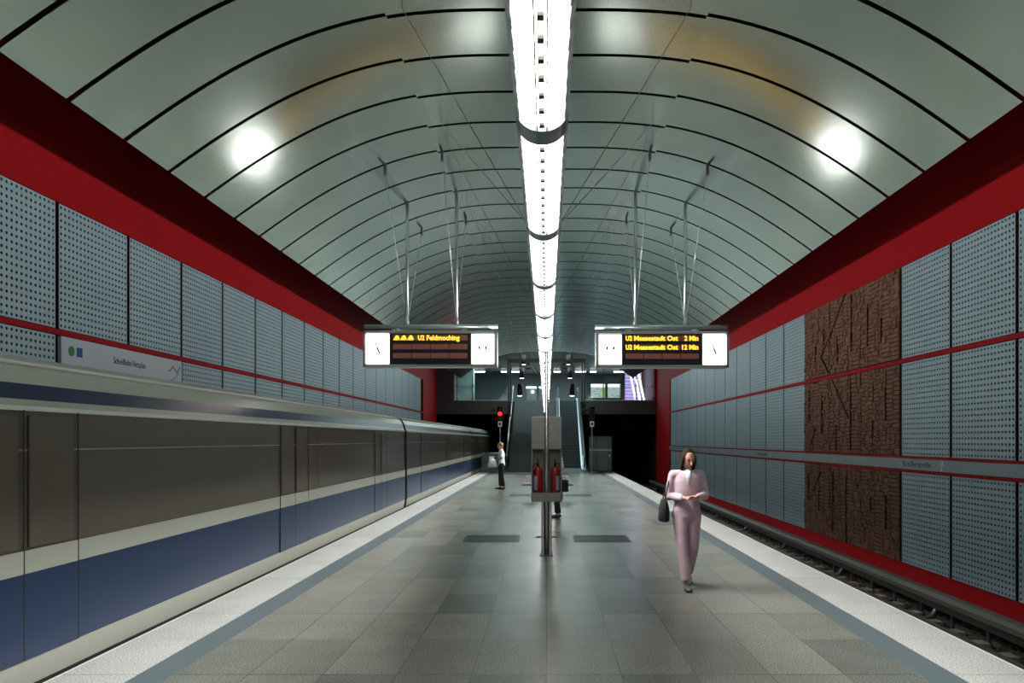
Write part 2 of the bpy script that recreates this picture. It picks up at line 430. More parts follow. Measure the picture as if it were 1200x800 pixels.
ang = {(0,2): [], (0,3): [((.45,1),(.95,.55)), ((.95,.55),(1,.5))], (0,4): [((0,.5),(.3,.28)), ((.3,.28),(0,.02))],
       (1,3): [((.9,.98),(.35,.45))], (1,4): [((.5,.35),(.7,.1)),], (1,2): [], (2,4): [((.3,.9),(.6,.6))], (2,3): [], (2,2): []}
cn = {2: 'near column', 3: 'middle column', 4: 'far column'}
for row in range(3):
    for k in (2, 3, 4):
        z0, z1 = ZR[row]
        o = relief(row*10+k, PITCH-.035, z1-z0, ang.get((row,k), [])).build('relief_panel', [M_relief, M_groove_shade])
        y0 = gR[0] + PITCH*(k+3) + .018
        o.location = (XW, y0, z0)
        tag(o, 'brown terracotta relief panel of carved blocks, %s row, %s of three' % (ROW[row], cn[k]), 'relief panel', 'terracotta relief panels on the right wall')

# ------------------------------------------------------------------ lettering
def text_obj(s, size, m, parent, name, M, width=None, extrude=.002, bold=0):
    cu = bpy.data.curves.new('tmp', 'FONT'); cu.body = s; cu.size = size; cu.extrude = extrude; cu.offset = bold
    cu.resolution_u = 3
    ob = bpy.data.objects.new('tmp', cu); COL.objects.link(ob)
    bpy.context.view_layer.update()
    dg = bpy.context.evaluated_depsgraph_get(); me = bpy.data.meshes.new_from_object(ob.evaluated_get(dg))
    bpy.data.objects.remove(ob); bpy.data.curves.remove(cu)
    if width:
        xs = [v.co.x for v in me.vertices]; w = max(xs)-min(xs); k = width/w
        for v in me.vertices: v.co.x = (v.co.x-min(xs))*k
    me.transform(M); me.materials.clear(); me.materials.append(m)
    return link(name, me, parent)
# on the right wall text runs with -Y (the reader stands on the platform, looking +X: right is -Y)
RW = lambda y, z, x=XW-.031: Matrix(((0,0,-1,x),(-1,0,0,y),(0,1,0,z),(0,0,0,1)))
LW = lambda y, z, x=-(XW-.031): Matrix(((0,0,1,x),(1,0,0,y),(0,1,0,z),(0,0,0,1)))
M_us = mat('logo_white', (.8,.8,.8), .5)
for yy in (15.45, 26.1, 40.0):
    text_obj('Kreillerstraße', .145, M_txt, BAND, 'lettering', RW(yy, 1.275), width=1.12)
    text_obj('U', .12, M_us, BAND, 'lettering', RW(yy-1.47, 1.32), width=.09, bold=.003)
    text_obj('2', .07, M_us, BAND, 'lettering', RW(yy-1.47, 1.235), width=.06, bold=.003)

# network map board on the left wall
t = thing('map_board', 'pale railway network map board on the left wall above the train', 'map board', (-XW, 13.22, 1.48))
mb = MB(); mb.bbox(-.03, .03, -1.87, 1.875, 0, 1.855, .006); mb.build('board', M_board, t)
def lt(s, y, z, size, w, m=M_txt, name='lettering'):
    return text_obj(s, size, m, t, name, Matrix(((0,0,1,.031),(1,0,0,y),(0,1,0,z),(0,0,0,1))), width=w)
lt('Schnellbahn-Netzplan', .17, -.50, 1.60, 1.25) if False else lt('Schnellbahn-Netzplan', -.50, 1.585, .15, 1.0)
M_sgreen = mat('s_logo_green', (.02,.22,.08), .5); M_ublue = mat('u_logo_blue', (.02,.08,.33), .5)
mb = MB(); mb.tube((.03,-1.63,1.655), (.034,-1.63,1.655), .075, 24); mb.build('green_disc', M_sgreen, t)
lt('S', -1.668, 1.605, .14, .075, M_us)
mb = MB(); mb.box(.03,.034,-1.50,-1.36,1.585,1.725); mb.build('blue_square', M_ublue, t)
lt('U', -1.475, 1.605, .14, .09, M_us)
rnd = random.Random(5)
for c, pts in (((.1,.3,.7), [(-1.6,.4),(-.9,.9),(.2,.95),(.9,1.3),(1.6,1.5),(1.75,1.62)]), ((.05,.45,.15), [(-1.6,1.3),(-.8,1.1),(.4,.7),(1.5,.4)]), ((.6,.05,.05), [(-1.2,.2),(-.4,.6),(-.2,1.4)]), ((.7,.4,.05), [(-.1,.2),(.3,1.0),(.7,1.45)])):
    mb = MB()
    for a, b in zip(pts, pts[1:]): mb.bar((.032,a[0],a[1]), (.032,b[0],b[1]), .02, .004, up=(1,0,0))
    mb.build('map_line', mat('map_line', c, .5), t)
mb = MB()
for a, b in zip([(1.35,1.62),(1.45,1.66),(1.5,1.73),(1.6,1.66),(1.68,1.62)], [(1.45,1.66),(1.5,1.73),(1.6,1.66),(1.68,1.62),(1.8,1.74)]): mb.bar((.032,a[0],a[1]), (.032,b[0],b[1]), .015, .004, up=(1,0,0))
mb.build('map_line', M_txt, t)

# ------------------------------------------------------------------ vaulted metal ceiling
PTS = [(0,1.024),(.19,1.023),(.36,1.014),(.486,.985),(.61,.9375),(.717,.89),(.815,.838),(.8855,.791),(.9625,.738),(1,.708)]
import numpy as _np
_x = _np.array([p[0] for p in PTS]); _z = _np.array([p[1] for p in PTS])
_c = _np.linalg.lstsq(_np.stack([_x**k for k in (0, 2, 3, 4)], 1), _z, rcond=None)[0]
def vz(x):
    u = min(abs(x)/XC, 1.0); return H + XC*float(sum(c*u**k for c, k in zip(_c, (0, 2, 3, 4))))
RIB0, RIBP = 7.83, .922
XK = 1.585
def shell(xa, xb, n, ya, yb, dz, th, mb, matid=0):
    xs = [xa + (xb-xa)*i/n for i in range(n+1)]
    lo = [(x, vz(x)+dz) for x in xs]
    vs = [(x, y, z+o) for o in (0, th) for y in (ya, yb) for x, z in lo]; m = n+1
    for o in (0, 2*m):
        mb.add([vs[o+i] for i in range(2*m)], [(i, i+1, m+i+1, m+i) for i in range(n)], matid, True)
    mb.add(vs, [(i, i+1, 2*m+i+1, 2*m+i) for i in range(n)] + [(m+i, m+i+1, 3*m+i+1, 3*m+i) for i in range(n)]
           + [(0, m, 3*m, 2*m), (n, m+n, 3*m+n, 2*m+n)], matid, False)
mb = MB()
k0, k1 = -14, 33
for k in range(k0, k1):
    ya = RIB0 + RIBP*k + .032; yb = RIB0 + RIBP*(k+1) - .032
    shell(-XC, -XK, 22, ya, yb, 0, .015, mb); shell(XK, XC, 22, ya, yb, 0, .015, mb)
    shell(-XK-.05, XK+.05, 22, ya, yb, -.027, .012, mb)
struct('ceiling', mb, M_vault)
mb = MB(); shell(-XC+.01, XC-.01, 50, RIB0+RIBP*k0, RIB0+RIBP*k1, .10, .03, mb); struct('ceiling_backing', mb, M_vback)
mb = MB(); mb.box(-XW-.4, XW+.4, -7, 38.0, 8.3, 8.6); mb.box(-XW-.4, XW+.4, 38.0, 66, 7.45, 7.7); mb.box(-XW-.4, XW+.4, 37.8, 38.0, 7.0, 8.3)
struct('ceiling_roof', mb, M_roof)
mb = MB(); mb.box(-XW, XW, 38.02, 66, 7.42, 7.45); struct('ceiling_hall', mb, M_hallc)
mb = MB(); mb.box(-XW-.4, XW+.4, -7.3, -7, -1.6, 8.6); struct('wall_back', mb, M_sgrey)

# ------------------------------------------------------------------ light band
LX = -.02; SEG = 1.705; R0 = 3.45
def lamp_segment():
    t = thing('ceiling_light', None, 'light')
    a, b = .07, SEG-.07; nC = 11; HW = .098; D = .062; n = 14
    mb = MB()
    for c in range(nC):
        y0 = a + (b-a)*c/nC; y1 = a + (b-a)*(c+1)/nC
        rows = []
        for (y, sc, dz) in ((y0, 1.0, 0), ((y0+y1)/2, .985, .003), (y1-.006, .955, .008), (y1, .93, .018)):
            row = []
            for i in range(n+1):
                tt = -1 + 2*i/n; x = HW*sc*math.sin(tt*PI/2*.94)/math.sin(PI/2*.94)
                row.append((x, y, .065 - D*sc*math.cos(tt*PI/2*.94) + dz))
            rows.append(row)
        vs = [p for r in rows for p in r]
        mb.add(vs, [(j*(n+1)+i, j*(n+1)+i+1, (j+1)*(n+1)+i+1, (j+1)*(n+1)+i) for j in range(3) for i in range(n)], 0, True)
    mb.build('diffuser', M_lamp, t)
    for s in (-1, 1):
        mb = MB()
        for c in range(nC):
            y0 = a + (b-a)*c/nC; w = (b-a)/nC
            mb.prism([(y0+.02, .078), (y0+.05, .040), (y0+w-.03, .044), (y0+w-.01, .078)], 'x', s*.0975, s*.1005)
        mb.build('side_louvre', M_lrail, t)
    for s in (-1, 1):
        mb = MB(); x0, x1 = sorted((s*.100, s*.116)); mb.box(x0, x1, 0, SEG, .045, .14); mb.build('side_rail', M_lrail, t)
    for s in (-1, 1):
        mb = MB(); mb.box(s*.022-.0028, s*.022+.0028, 0, SEG, -.010, .006); mb.build('spine_rod', M_lline, t)
    mb = MB()
    for c in range(nC):
        y = a + (b-a)*(c+.55)/nC; mb.box(-.0115, .0115, y-.017, y+.017, -.014, -.001)
    mb.build('spine_clip', M_ldot, t)
    mb = MB(); mb.box(-.116, .116, 0, SEG, .14, .155); mb.build('top_cover', M_lrail, t)
    # ring between two segments
    mb = MB(); n = 18; prof = []
    for i in range(n+1):
        tt = -1 + 2*i/n; prof.append((.112*math.sin(tt*PI/2), .075-.088*math.cos(tt*PI/2)))
    inner = [(x*.86, .075-(.075-z)*.80) for x, z in prof]
    mb.prism(prof + inner[::-1], 'y', -.078, .078); mb.build('ring', M_lring, t)
    return t
lamp0 = lamp_segment()
kk = list(range(-4, 21))
WK = set(range(-1, 19, 2))
for i, k in enumerate(kk):
    o = lamp0 if i == 0 else copy_tree(lamp0)
    o.location = (LX, R0+SEG*k, 3.165)
    if k < 0: lab = 'white louvred light band segment overhead, %s before the topmost ring' % ORD[-k-1]
    else: lab = 'white louvred light band segment, %s beyond the topmost ring' % ORD[k]
    tag(o, lab, 'light', 'segments of the central light band')
    if k in WK:
        for s in (-1, 1):
            for dy in (2.4, 5.2):
                y1 = R0+SEG*k+.15+dy
                if y1 > 37: continue
                mb = MB(); mb.tube((s*.112, .15, .125), (s*1.45-LX, .15+dy, vz(1.45)-3.165-.03), .0035, 6)
                mb.build('stay_wire', M_dsteel, o)
def area(name, loc, sx, sy, power, col, rot):
    l = bpy.data.lights.new(name, 'AREA'); l.shape = 'RECTANGLE'; l.size = sx; l.size_y = sy; l.energy = power; l.color = col
    o = bpy.data.objects.new(name, l); COL.objects.link(o); o.location = loc; o.rotation_euler = rot; return o

for s in (-1, 1):
    for k in range(6):
        o = area('band_side_light', (LX+s*.125, 0.1+7.2*k, 3.27), .10, 7.0, 150, (.97,1,.98), (0, -s*(PI/2+.68), 0))
        o.data.spread = math.radians(112)
        o = area('band_edge_light', (LX+s*.14, 0.1+7.2*k, 3.19), .05, 7.0, 66, (1,.98,.945), (0, -s*math.radians(41), 0))
        o.data.spread = math.radians(46)

# ------------------------------------------------------------------ centre post with fire extinguishers
YP = R0 + SEG*5
def post(y, label):
    t = thing('platform_post', label, 'post', (0, y, 0), 0, 'posts under the light band')
    mb = MB(); mb.bbox(-.05,.05,-.03,.03,0,.86,.004); mb.build('core', M_dsteel, t)
    for s in (-1, 1):
        mb = MB(); mb.bbox(s*.068-.013, s*.068+.013, -.05, .05, 0, .86, .004); mb.build('side_bar', M_steel, t)
    mb = MB(); mb.tube((0,-.055,.0), (0,-.055,3.15), .021, 16); mb.build('pole', M_pole, t)
    mb = MB(); mb.bbox(-.032,.032,-.03,.03,.86,3.16,.004); mb.build('web', M_dsteel, t)
    mb = MB(); mb.bbox(-.11,.11,-.10,.09,0,.012,.003)
    for s in (-1,1):
        for q in (-1,1): mb.tube((s*.09,q*.07,.012),(s*.09,q*.07,.024),.008,8)
    mb.build('base_plate', M_dsteel, t)
    return t
post(YP, 'steel post under the light band carrying the extinguisher box')
post(YP+SEG*7, 'second steel post, behind the extinguisher box, at the bench')
t = thing('extinguisher_cabinet', 'grey sheet metal cabinet with open niches hung on the centre post', 'cabinet', (0, YP, .84))
mb = MB(); mb.bbox(-.235,.235,-.028,.20,.81,1.32,.006); mb.build('upper_box', M_sgrey, t)
mb = MB(); mb.box(-.235,.235,.17,.20,0,.81); mb.build('back_plate', M_sgrey, t)
for s in (-1, 1):
    mb = MB(); mb.box(s*.2275-.0075, s*.2275+.0075, -.06,.17,.10,.81); mb.build('side_panel', M_sgrey, t)
mb = MB(); mb.bbox(-.235,.235,-.10,.20,0,.012,.004); mb.box(-.235,.235,-.10,-.088,0,.14); mb.box(-.235,.235,.188,.20,0,.14)
for s in (-1,1): mb.box(s*.229-.006, s*.229+.006,-.10,.20,0,.14)
mb.build('lower_tray', M_sgrey, t)
mb = MB(); mb.box(-.05,.05,-.02,.17,.012,.81); mb.build('divider', M_dsteel, t)
def extinguisher(x, label):
    t = thing('fire_extinguisher', label, 'fire extinguisher', (x, YP+.06, .853), 0, 'fire extinguishers in the cabinet')
    mb = MB(); mb.loft([(0,0,0),(0,0,.012),(0,0,.44),(0,0,.48),(0,0,.51),(0,0,.53)], [.066,.072,.072,.062,.038,.022], 24); mb.build('cylinder', M_redfx, t)
    mb = MB(); mb.tube((0,0,.53),(0,0,.57),.018,12); mb.bar((0,.02,.575),(0,-.07,.60),.02,.012); mb.bar((0,.02,.60),(0,-.08,.64),.02,.012); mb.tube((.0,.0,.57),(.0,.0,.62),.012,10)
    mb.build('valve', M_black, t)
    mb = MB(); s = 1 if x > 0 else -1
    mb.loft([(s*.01,0,.56),(s*.05,-.02,.58),(s*.085,-.03,.50),(s*.086,-.03,.3),(s*.085,-.03,.15)], [.008]*5, 8); mb.build('hose', M_black, t)
    mb = MB(); n = 10
    vs = [(.0735*math.cos(a), .0735*math.sin(a), z) for z in (.16,.38) for a in [(-.25 if s > 0 else -1.75)*1 - 1.1*i/n*1 for i in range(n+1)]]
    mb.add(vs, [(i,i+1,n+2+i,n+1+i) for i in range(n)]); mb.build('label_sticker', M_label, t)
extinguisher(-.135, 'red fire extinguisher in the niche left of the post')
extinguisher(.135, 'red fire extinguisher in the niche right of the post')

# bench round the second post
t = thing('platform_bench', 'pale seat bench at the second post, either side of the cabinet', 'bench', (.03, YP+SEG*7, 0))
mw = mat('bench_white', (.72,.72,.70), .4)
for s in (-1, 1):
    mb = MB(); mb.bbox(-.36+s*.42,.36+s*.42,-.42,-.06,.42,.46,.015); mb.build('seat', mw, t)
    mb = MB(); mb.bar((s*.45,-.24,0),(s*.45,-.24,.42),.04,.06); mb.box(s*.45-.03,s*.45+.03,-.4,-.08,0,.02); mb.build('leg', M_dsteel, t)
mb = MB(); mb.box(-.8,.8,-.27,-.21,.385,.42); mb.build('beam', M_dsteel, t)
for s in (-1, 1):
    mb = MB(); mb.prism([(s*.36,.44),(s*.78,.44),(s*.66,.70),(s*.36,.70)], 'y', -.10, -.06); mb.build('backrest', mw, t)

# floor grates
def grate(x, y, w, d, label, group='metal grates in the platform floor'):
    t = thing('floor_grate', label, 'floor grate', (x, y, .001), 0, group)
    mb = MB()
    for a in (-1,1):
        mb.box(a*w/2-.012, a*w/2+.012, -d/2, d/2, 0, .006); mb.box(-w/2, w/2, a*d/2-.012, a*d/2+.012, 0, .006)
    mb.build('frame', M_dsteel, t)
    mb = MB(); mb.box(-w/2, w/2, -d/2, d/2, 0, .002)
    mb.build('pit_shade', M_black, t)  # flat black sheet painting the dark below the bars
    mb = MB(); n = int(w/.03)
    for i in range(n): xx = -w/2+.015+i*w/n; mb.box(xx, xx+.012, -d/2, d/2, .002, .005)
    for j in range(7): yy = -d/2 + d*j/6; mb.box(-w/2, w/2, yy-.006, yy+.006, .002, .0055)
    mb.build('grid', M_dsteel, t)
grate(-.99, 13.98, .98, .93, 'square metal floor grate left of the post')
grate(.99, 13.98, .98, .93, 'square metal floor grate right of the post')
grate(-.72, 24.9, .95, .9, 'farther floor grate left of the bench')
grate(.95, 24.9, .95, .9, 'farther floor grate right of the bench')
mb = MB(); mb.bbox(-.2,.2,-.07,.07,0,.012,.004); mb.box(-.17,.17,-.04,.04,.012,.016)
o = mb.build('floor_plate', M_black); o.location = (.0, 14.2, .001); tag(o, 'short dark cover plate in the floor right behind the post', 'floor plate')

# ------------------------------------------------------------------ hanging train indicators
YS = 13.3
def sign(x0, x1, side, label, zc):
    xm = (x0+x1)/2; W = x1-x0; z0, z1 = zc-.315, zc+.315
    t = thing('departure_sign', label, 'sign', (xm, YS, z0), 0, 'hanging departure signs'); Hh = z1-z0; hw = W/2
    mb = MB(); mb.bbox(-hw, hw, -.02+.02, .20, 0, Hh, .03); mb.build('housing', M_alu, t)
    # raised rim on both faces
    for yf, d in ((0, -1), (.20, 1)):
        ya, yb = sorted((yf, yf + d*.03)); mb = MB(); r = .045
        mb.bbox(-hw, hw, ya, yb, 0, r, .008); mb.bbox(-hw, hw, ya, yb, Hh-r, Hh, .008); mb.bbox(-hw, -hw+r, ya, yb, 0, Hh, .008); mb.bbox(hw-r, hw, ya, yb, 0, Hh, .008)
        mb.build('rim', M_alu, t)
    pw = .395
    for yf, d in ((0, -1), (.20, 1)):
        y1 = yf + d*.004; ya, yb = sorted((yf, y1))
        mb = MB(); mb.box(-hw+r, hw-r, ya, yb, r, Hh-r); mb.build('screen', M_black, t)
        for q in (-1, 1):
            ya, yb = sorted((yf, yf+d*.012)); cx = q*(hw-r-.012-pw/2)
            mb = MB(); mb.bbox(cx-pw/2, cx+pw/2, ya, yb, r+.012, Hh-r-.012, .008 if False else .005)
            is_clock = (q == side)
            p = mb.build('clock_face' if is_clock else 'line_panel', M_white_lit if is_clock else M_white_dim, t)
            yy = yf+d*.015; zc2 = Hh/2
            if is_clock:
                for nm, a, L, w in (('hour_hand', 2.75, .095, .032), ('minute_hand', -.35, .115, .022)):
                    mb = MB(); mb.bar((cx-math.sin(a)*.02, yy, zc2-math.cos(a)*.02), (cx+math.sin(a)*L, yy, zc2+math.cos(a)*L), w, .005, up=(0,1,0)); mb.build(nm, M_hand, p)
                mb = MB()
                for i in range(12):
                    a = i*PI/6; mb.bar((cx+math.sin(a)*.155, yy, zc2+math.cos(a)*.155), (cx+math.sin(a)*.172, yy, zc2+math.cos(a)*.172), .006, .004, up=(0,1,0))
                mb.build('hour_mark', M_hand, p)
            else:
                mb = MB()
                for e in (-1, 1):
                    mb.loft([(cx+e*.045+e*.008, yy, zc2+.05), (cx+e*.045+e*.016, yy, zc2+.02), (cx+e*.045, yy, zc2-.005)], [(.016,.005)]*3, 8)
                mb.build('pictogram', M_hand, p)
        # led rows
        sw = W-2*r-2*(pw+.02)-.10; x_l = -sw/2
        for rr in range(3):
            for c in range(4):
                ya, yb = sorted((yf+d*.004, yf+d*.007)); w = sw/4
                mb = MB(); z = Hh-r-.075-.155*rr; mb.box(x_l+c*w+.008, x_l+(c+1)*w-.008, ya, yb, z-.045, z+.045); mb.build('led_module', M_ledbg, t)
    F = lambda x, z: Matrix(((1,0,0,x),(0,0,-1,-.009),(0,1,0,z),(0,0,0,1)))
    x_l = -sw/2
    zr = [Hh-r-.075-.155*k - .04 for k in range(3)]
    if side < 0:
        mb = MB()
        for c in range(3):
            x = x_l + .01 + c*.12; z = zr[0]
            mb.prism([(x, z), (x+.11, z), (x+.11, z+.03), (x+.085, z+.078), (x+.05, z+.078), (x+.02, z+.03)], 'y', -.010, -.0075)
        mb.build('train_icon', M_led, t)
        text_obj('U2', .115, M_led, t, 'lettering', F(x_l+.44, zr[0]), width=.11, bold=.003)
        text_obj('Feldmoching', .115, M_led, t, 'lettering', F(x_l+.59, zr[0]), width=.57, bold=.003)
    else:
        for k, tm in ((0, '2 Min'), (1, '12 Min')):
            text_obj('U2', .115, M_led, t, 'lettering', F(x_l+.01, zr[k]), width=.11, bold=.003)
            text_obj('Messestadt Ost', .115, M_led, t, 'lettering', F(x_l+.155, zr[k]), width=.76, bold=.003)
            w = .24 if k == 0 else .28
            text_obj(tm, .115, M_led, t, 'lettering', F(x_l+sw-w-.02, zr[k]), width=w, bold=.003)
    # tube on top, rods, clamps, stays
    zt = Hh + .085
    mb = MB(); mb.tube((-hw, .09, zt), (hw, .09, zt), .038, 18); mb.build('cross_tube', M_alu, t)
    for q in (-1, 1):
        mb = MB(); mb.loft([(q*hw*.5, .09, Hh-.01), (q*hw*.5, .09, Hh+.02), (q*hw*.5, .09, zt-.03)], [(.07,.06), (.06,.05), (.03,.04)], 12); mb.build('clamp', M_alu, t)
    for rx in (-.85*(1 if x0 < 0 else -1)*1, 0):
        pass
    rods = [(-2.43, 'a'), (-1.57, 'b')] if x0 < 0 else [(1.55, 'a'), (2.42, 'b')]
    for X, _ in rods:
        zv = vz(X)-z0
        mb = MB(); mb.tube((X-xm, .09, zt), (X-xm, .09, zv+.02), .026, 14); mb.loft([(X-xm,.09,zt+.03),(X-xm,.09,zt+.10),(X-xm,.09,zt+.16)],[.036,.036,.026],14); mb.build('hanging_rod', M_alu, t)
        for dy in (-1.75, 1.65):
            mb = MB(); a = Vector((X-xm, .09+dy*.0+(-.03 if dy<0 else .03), zt+.08)); b = Vector((X-xm, dy, zv-.10)); mb.tube(a, b, .0045, 8)
            c = a.lerp(b, .42); e = a.lerp(b, .54); mb.tube(c, e, .010, 8); mb.build('stay_cable', M_alu, t)
            mb = MB(); mb.bbox(X-xm-.02, X-xm+.02, dy-.03, dy+.03, zv-.14, zv+.03, .005); mb.tube((X-xm, dy, zv-.16), (X-xm, dy, zv-.08), .016, 8); mb.build('ceiling_bracket', M_dsteel, t)
    return t
sign(-3.175, -.85, -1, 'hanging departure sign left of light band reading U2 Feldmoching, clock at left', 3.37)
sign(.85, 3.155, 1, 'hanging departure sign right of light band reading Messestadt Ost twice, clock at right', 3.36)

# ------------------------------------------------------------------ train on the left track (at rest)
T = thing('subway_train', 'blue and cream subway train standing along the left platform edge', 'train', (-5.28, 0, 0))
Y0, Y1 = -9.0, 56.0
hwid = 1.42                                       # side at x = -3.86
def side_prof():
    # (offset from centre, z) of the right side going up and over the roof
    return [(1.34,-.30),(1.395,-.04),(1.425,.17),(1.43,.81),(1.43,.98),(1.42,2.02),(1.395,2.10),(1.36,2.22),(1.30,2.33),(1.18,2.42),(.9,2.49),(.5,2.53),(0,2.545)]
R_ = side_prof(); full = R_ + [(-x, z) for x, z in R_[-2::-1]]
cars = [(Y0, 2.3), (2.6, 20.9), (21.2, 39.5), (39.8, Y1)]
bands = [0, 0, 0, 1, 0, 2, 0, 1, 0, 0, 0, 0]      # material of the strip between point i and i+1
bands[0] = 0; bands[1] = 0; bands[2] = 1; bands[3] = 0; bands[4] = 2; bands[5] = 0; bands[6] = 1; bands[7] = 0
for ci, (a, b) in enumerate(cars):
    for nm, idx, m in (('skirt', [1], M_cream), ('lower_skirt', [0], M_tdark), ('lower_side', [2], M_blue), ('stripe', [3], M_cream), ('roof', [5,6,7,8,9,10,11], None)):
        mb = MB()
        if nm == 'roof':
            sec = R_[5:]; poly = sec + [(-x, z) for x, z in sec[-2::-1]]
            n = len(poly); vs = [(x, y, z) for y in (a, b) for x, z in poly]
            for i in range(n-1):
                j = min(i, n-2-i)
                mb.add([vs[i], vs[i+1], vs[n+i+1], vs[n+i]], [(0,1,2,3)], 1 if j == 1 else 0, False)
            mb.build('roof', [M_cream, M_blue], T)
        else:
            for s in (-1, 1):
                for i in idx:
                    (x0, z0), (x1, z1) = R_[i], R_[i+1]
                    mb.add([(s*x0,a,z0),(s*x1,a,z1),(s*x1,b,z1),(s*x0,b,z0)], [(0,1,2,3)])
            mb.build(nm, m, T)
    # window band: inset glass with thin pillars
    for s in (-1, 1):
        mb = MB(); mb.box(min(s*1.39,s*1.418), max(s*1.39,s*1.418), a+.05, b-.05, .98, 2.02); mb.build('window_band', M_tglass, T)
        mb = MB(); mb.box(min(s*1.40,s*1.424), max(s*1.40,s*1.424), a, b, 1.715, 1.728)
        mb.build('window_bar', M_sgrey, T)
    # ends
    n = len(full)
    for y in (a, b):
        mb = MB(); mb.add([(x*.995, y, z) for x, z in full], [list(range(n))]); mb.build('end_wall', M_tdark, T)
    # doors: three per side facing the platform
    L = b-a
    nd = 3
    for q in range(nd):
        yc = a + L*(q+.5)/nd
        d = MB()
        d.box(1.431, 1.437, yc-.655, yc+.655, .17, .81, 0); d.box(1.431, 1.437, yc-.655, yc+.655, .81, .98, 1)
        for e in (-1, 0, 1): d.box(1.432, 1.4385, yc+e*.655-.006, yc+e*.655+.006, .17, 2.02, 2)
        dd = d.build('door', [M_blue, M_cream, M_tdark], T)
        for e in (-1, 1):
            g = MB(); g.bbox(1.425, 1.436, yc+e*.33-.27, yc+e*.33+.27, 1.0, 1.98, .004); g.build('door_window', M_tglass, dd)
    # white strips painting the light streak over the windows and the roof highlight
    mb = MB(); mb.box(1.415, 1.435, a, b, 2.015, 2.05); mb.build('light_streak', M_tlight, T)
    mb = MB(); mb.tube((1.245, a, 2.385), (1.245, b, 2.385), .018, 8); mb.build('roof_highlight', M_tlight, T)
for (a, b) in zip(cars, cars[1:]):
    mb = MB()
    for k in range(5):
        y = a[1] + .3*k/5; mb.prism([(x*.965, z*.985+.02) for x, z in full], 'y', y+.01, y+.045)
    mb.build('gangway', M_dsteel, T)
mb = MB(); mb.box(-1.2, 1.2, Y0+.5, Y1-.5, -.72, -.28); mb.build('underframe', M_tdark, T)
for y in (-6, -3.5, 4.5, 7, 16.5, 19, 23, 25.5, 35, 37.5, 41.5, 44, 51, 53.5):
    for s in (-1, 1):
        mb = MB(); mb.tube((s*.66, y, -.63), (s*.79, y, -.63), .42, 24); mb.tube((s*.63, y, -.63), (s*.66, y, -.63), .455, 24); mb.build('wheel', M_rail, T)

# ------------------------------------------------------------------ the end of the platform: stairs, escalator, mezzanine
MZ = 4.35; YM = 50.2
for s, n in ((-1, 'left'), (1, 'right')):
    mb = MB(); a, b = sorted((s*2.55, s*XW)); mb.box(a, b, YM, 66, 3.47, MZ); struct('mezzanine_slab_'+n, mb, M_slab)
mb = MB(); mb.box(-2.55, 2.55, 51.0, 66, 3.47, MZ); struct('mezzanine_slab_middle', mb, M_slab)
mb = MB(); mb.box(-XW, XW, 66, 66.3, MZ, 7.42); struct('wall_hall_back', mb, M_hall)
mb = MB(); mb.box(-XW-.4, XW+.4, 75, 75.3, -1.6, 4.4); struct('wall_tunnel_darkness', mb, M_black)  # black sheet standing in for the darkness deep in the tunnel
mb = MB(); mb.box(-XW, -6.05, YM, YM+.2, MZ, 7.42); struct('wall_hall_left_pier', mb, M_slab)
mb = MB(); mb.box(7.02, XW, YM, YM+.2, MZ, 7.42); struct('wall_hall_right_pier', mb, M_red)
mb = MB(); mb.box(-2.5, 2.35, 51.0, 51.3, 0, 3.47); struct('wall_under_stairs', mb, M_conc)
# stairs
st = MB(); prof = []
def flight(y, z, n, run, rise):
    out = []
    for i in range(n):
        out.append((y+run*i, z+rise*(i+1))); out.append((y+run*(i+1), z+rise*(i+1)))
    return out
n1 = 13; rise = MZ/26
p = [(YEND, 0)] + flight(YEND, 0, 13, .27, rise)
ymid = YEND+.27*13; p += [(ymid+1.0, rise*13)] + flight(ymid+1.0, rise*13, 13, .27, rise)
ytop = ymid+1.0+.27*13; p += [(51.0, MZ), (51.0, 0)]
t = thing('staircase', 'grey stone stairs with a landing, rising left of the escalator', 'stairs', (0, YEND, 0))
s_ = MB(); s_.prism([(y-YEND, z) for y, z in p], 'x', -2.1, .57); s_.build('steps', M_teal, t)
s_ = MB()
for (y, z) in p[1:-2:2]:
    s_.box(-2.1, .57, y-YEND-.012, y-YEND+.03, z-.012, z+.002)
s_.build('nosing', mat('stair_nosing', (.07,.08,.085), .5), t)
slope = [(YEND-.3, 0), (ymid, rise*13), (ymid+1.0, rise*13), (ytop, MZ), (ytop+.6, MZ)]
def balustrade(x, label, parent=None, lit=True):
    tt = thing('stair_balustrade', label, 'balustrade', (x, YEND, 0), 0, 'balustrades of the stairs')
    mb = MB(); poly = [(y-YEND, z+.08) for y, z in slope] + [(y-YEND, z+.95) for y, z in slope[::-1]]
    mb.prism(poly, 'x', -.01, .01); mb.build('glass_panel', M_glass, tt)
    mb = MB()
    for a, b in zip(slope, slope[1:]): mb.tube((0, a[0]-YEND, a[1]+.98), (0, b[0]-YEND, b[1]+.98), .035, 10)
    mb.build('handrail', M_steel, tt)
    if lit:
        mb = MB()
        for a, b in zip(slope, slope[1:]): mb.tube((.0, a[0]-YEND, a[1]+.935), (.0, b[0]-YEND, b[1]+.935), .014, 6)
        mb.build('rail_light', M_cyan, tt)
    mb = MB()
    for i in range(7):
        y = YEND-.2 + i*1.25; z = 0
        for a, b in zip(slope, slope[1:]):
            if a[0] <= y <= b[0]: z = a[1] + (b[1]-a[1])*(y-a[0])/(b[0]-a[0])
        mb.box(-.02,.02, y-YEND-.02, y-YEND+.02, z, z+.95)
    mb.build('stanchion', M_dsteel, tt)
balustrade(-2.2, 'glass balustrade with a glowing handrail on the left side of the stairs')
